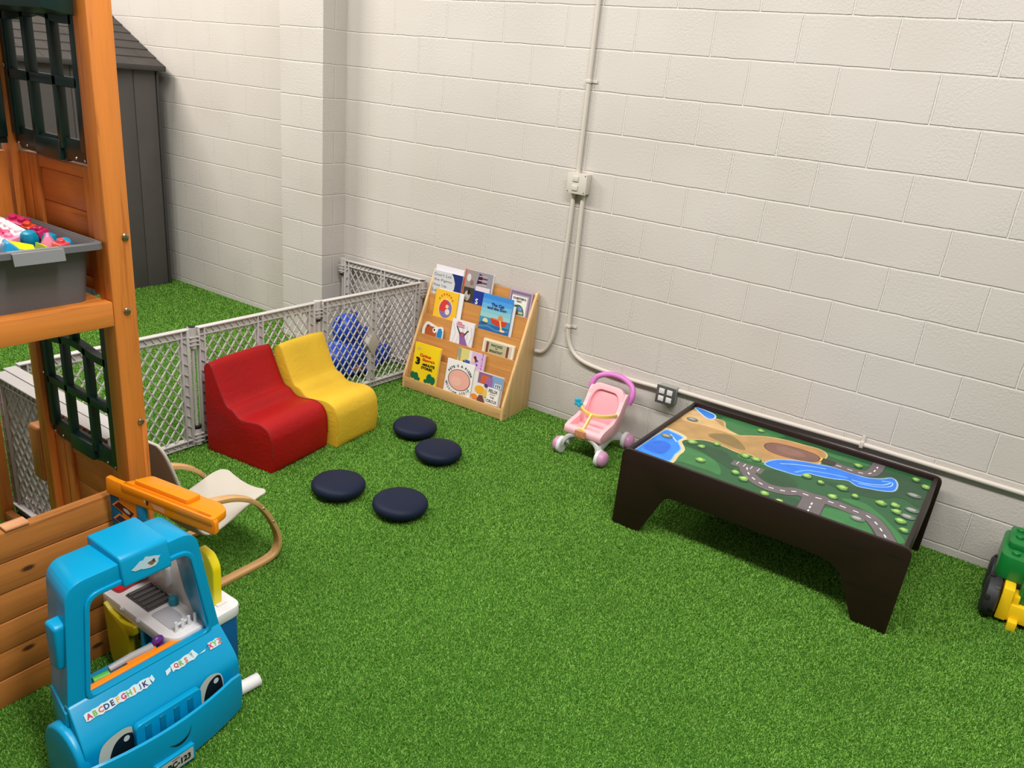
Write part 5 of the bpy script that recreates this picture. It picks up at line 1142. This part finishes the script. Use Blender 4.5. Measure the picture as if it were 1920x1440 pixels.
# ------------------------------------------------------------------ bentwood rocker
RC = Vector((1.62, -2.28, 0))
rc = thing('bentwood_chair', 'childs bentwood cantilever chair with beige fabric seat behind the toy truck', 'chair', RC)
W_R = wood('bent_birch', (196, 152, 98), (178, 130, 76), 'Y', .4, coat=.2); W_RB = wood('birch_bar', (196, 152, 98), (178, 130, 76), 'X', .4)
fr_ = [(-2.50, .385), (-2.43, .380), (-2.34, .368), (-2.26, .345), (-2.19, .303), (-2.135, .235), (-2.092, .150), (-2.076, .095), (-2.078, .055), (-2.10, .025), (-2.15, .014), (-2.25, .013), (-2.35, .013), (-2.50, .013)]
pth = [(0, p.x, p.y) for p in smooth_path([Vector((a, b, 0)) for a, b in fr_], 5)]
for x in (1.800, 1.437):
    q = MB(RC); q.ribbon([(x, b, c) for _, b, c in pth], (1, 0, 0), .036, .018, bev=.003); fr1 = q.build('side_frame', W_R, rc, 30)
    for z, y in ((.262, -2.152), (.185, -2.108)):
        q = MB(RC); q.lathe([(.006, 0), (.005, .002), (.002, .003)], 12, (x + .018, y, z), 'x'); q.build('bolt', M_steel, fr1)
for y, z in ((-2.45, .345), (-2.42, .024)):
    q = MB(RC); q.box((1.455, y - .018, z - .008), (1.779, y + .018, z + .008), .003); q.build('cross_bar', W_RB, rc)
M_fab = mat('beige_canvas', (182, 174, 160), .85, .2, var=.05, bs=.35, bscale=420)
sp = smooth_path([(-2.075, .283, 0), (-2.13, .282, 0), (-2.22, .252, 0), (-2.31, .222, 0), (-2.365, .222, 0), (-2.40, .262, 0), (-2.43, .36, 0), (-2.455, .47, 0), (-2.475, .565, 0), (-2.483, .60, 0)], 4)
q = MB(RC); t = bmesh.new(); nU = 12; rows = []
for i, p in enumerate(sp):
    f = i / (len(sp) - 1); wdt = .140 + .012 * math.sin(f * PI) - (.03 * ((.06 - f) / .06) ** 2 if f < .06 else 0) - (.05 * max(0, (f - .75) / .25) ** 1.5); cx = 1.617 - .055 * max(0, f - .45)
    rows.append([t.verts.new((cx + wdt * (2 * k / nU - 1), p.x, p.y - .022 * (1 - (2 * k / nU - 1) ** 2) * (1 if f < .6 else .3))) for k in range(nU + 1)])
for a, c in zip(rows, rows[1:]):
    for k in range(nU): t.faces.new([a[k], a[k + 1], c[k + 1], c[k]])
bmesh.ops.recalc_face_normals(t, faces=t.faces[:]); q._join(t); so = q.build('fabric_seat', M_fab, rc, 60)
md = so.modifiers.new('thick', 'SOLIDIFY'); md.thickness = .012; md.offset = 0
sd = so.modifiers.new('round', 'SUBSURF'); sd.levels = 1; sd.render_levels = 1

# ------------------------------------------------------------------ white tube on the turf
wt = MB((2.31, -2.64, 0.0)); wt.tube([(2.31, -2.655, .022), (2.318, -2.585, .022)], .0215, 20); wt.tube([(2.318, -2.588, .022), (2.3185, -2.5835, .022)], .0225, 20)
tag(wt.build('white_tube', M_white), 'short white plastic tube lying on the turf beside the toy truck bumper', 'tube')

# ------------------------------------------------------------------ lights
W = bpy.data.worlds.new('room_ambient'); SC.world = W; W.use_nodes = True
bg = W.node_tree.nodes['Background']; bg.inputs[0].default_value = (1.0, 0.97, 0.95, 1); bg.inputs[1].default_value = 0.28
def area(name, loc, size, power, rot=(0, 0, 0), colr=(1, .975, .94)):
    l = bpy.data.lights.new(name, 'AREA'); l.shape = 'RECTANGLE'; l.size, l.size_y = size; l.energy = power; l.color = colr
    o = bpy.data.objects.new(name, l); COL.objects.link(o); o.location = loc; o.rotation_euler = rot; return o
area('ceiling_strip_light', (3.6, -2.9, 4.6), (2.4, .5), 165, colr=(1, .985, .97))
area('ceiling_strip_light', (5.6, -3.2, 4.6), (2.4, .5), 112, colr=(1, .99, .99))
area('ceiling_strip_light', (0.6, -3.0, 4.6), (2.4, .5), 125, rot=(math.radians(18), 0, 0))
area('ceiling_strip_light', (-2.6, -2.8, 4.6), (2.4, .5), 225, rot=(math.radians(48), 0, 0), colr=(1, .94, .88))

# ------------------------------------------------------------------ camera
cam = bpy.data.cameras.new('photo_camera'); co = bpy.data.objects.new('photo_camera', cam); COL.objects.link(co)
cam.sensor_fit = 'HORIZONTAL'; cam.sensor_width = 36.0; cam.lens = 1474.763 * 36.0 / 1920.0; cam.clip_start = 0.05
mw = Matrix((R[0], -R[1], -R[2])).transposed().to_4x4(); mw.translation = Vector((4.00354, -3.86501, 1.88725)); co.matrix_world = mw
SC.camera = co
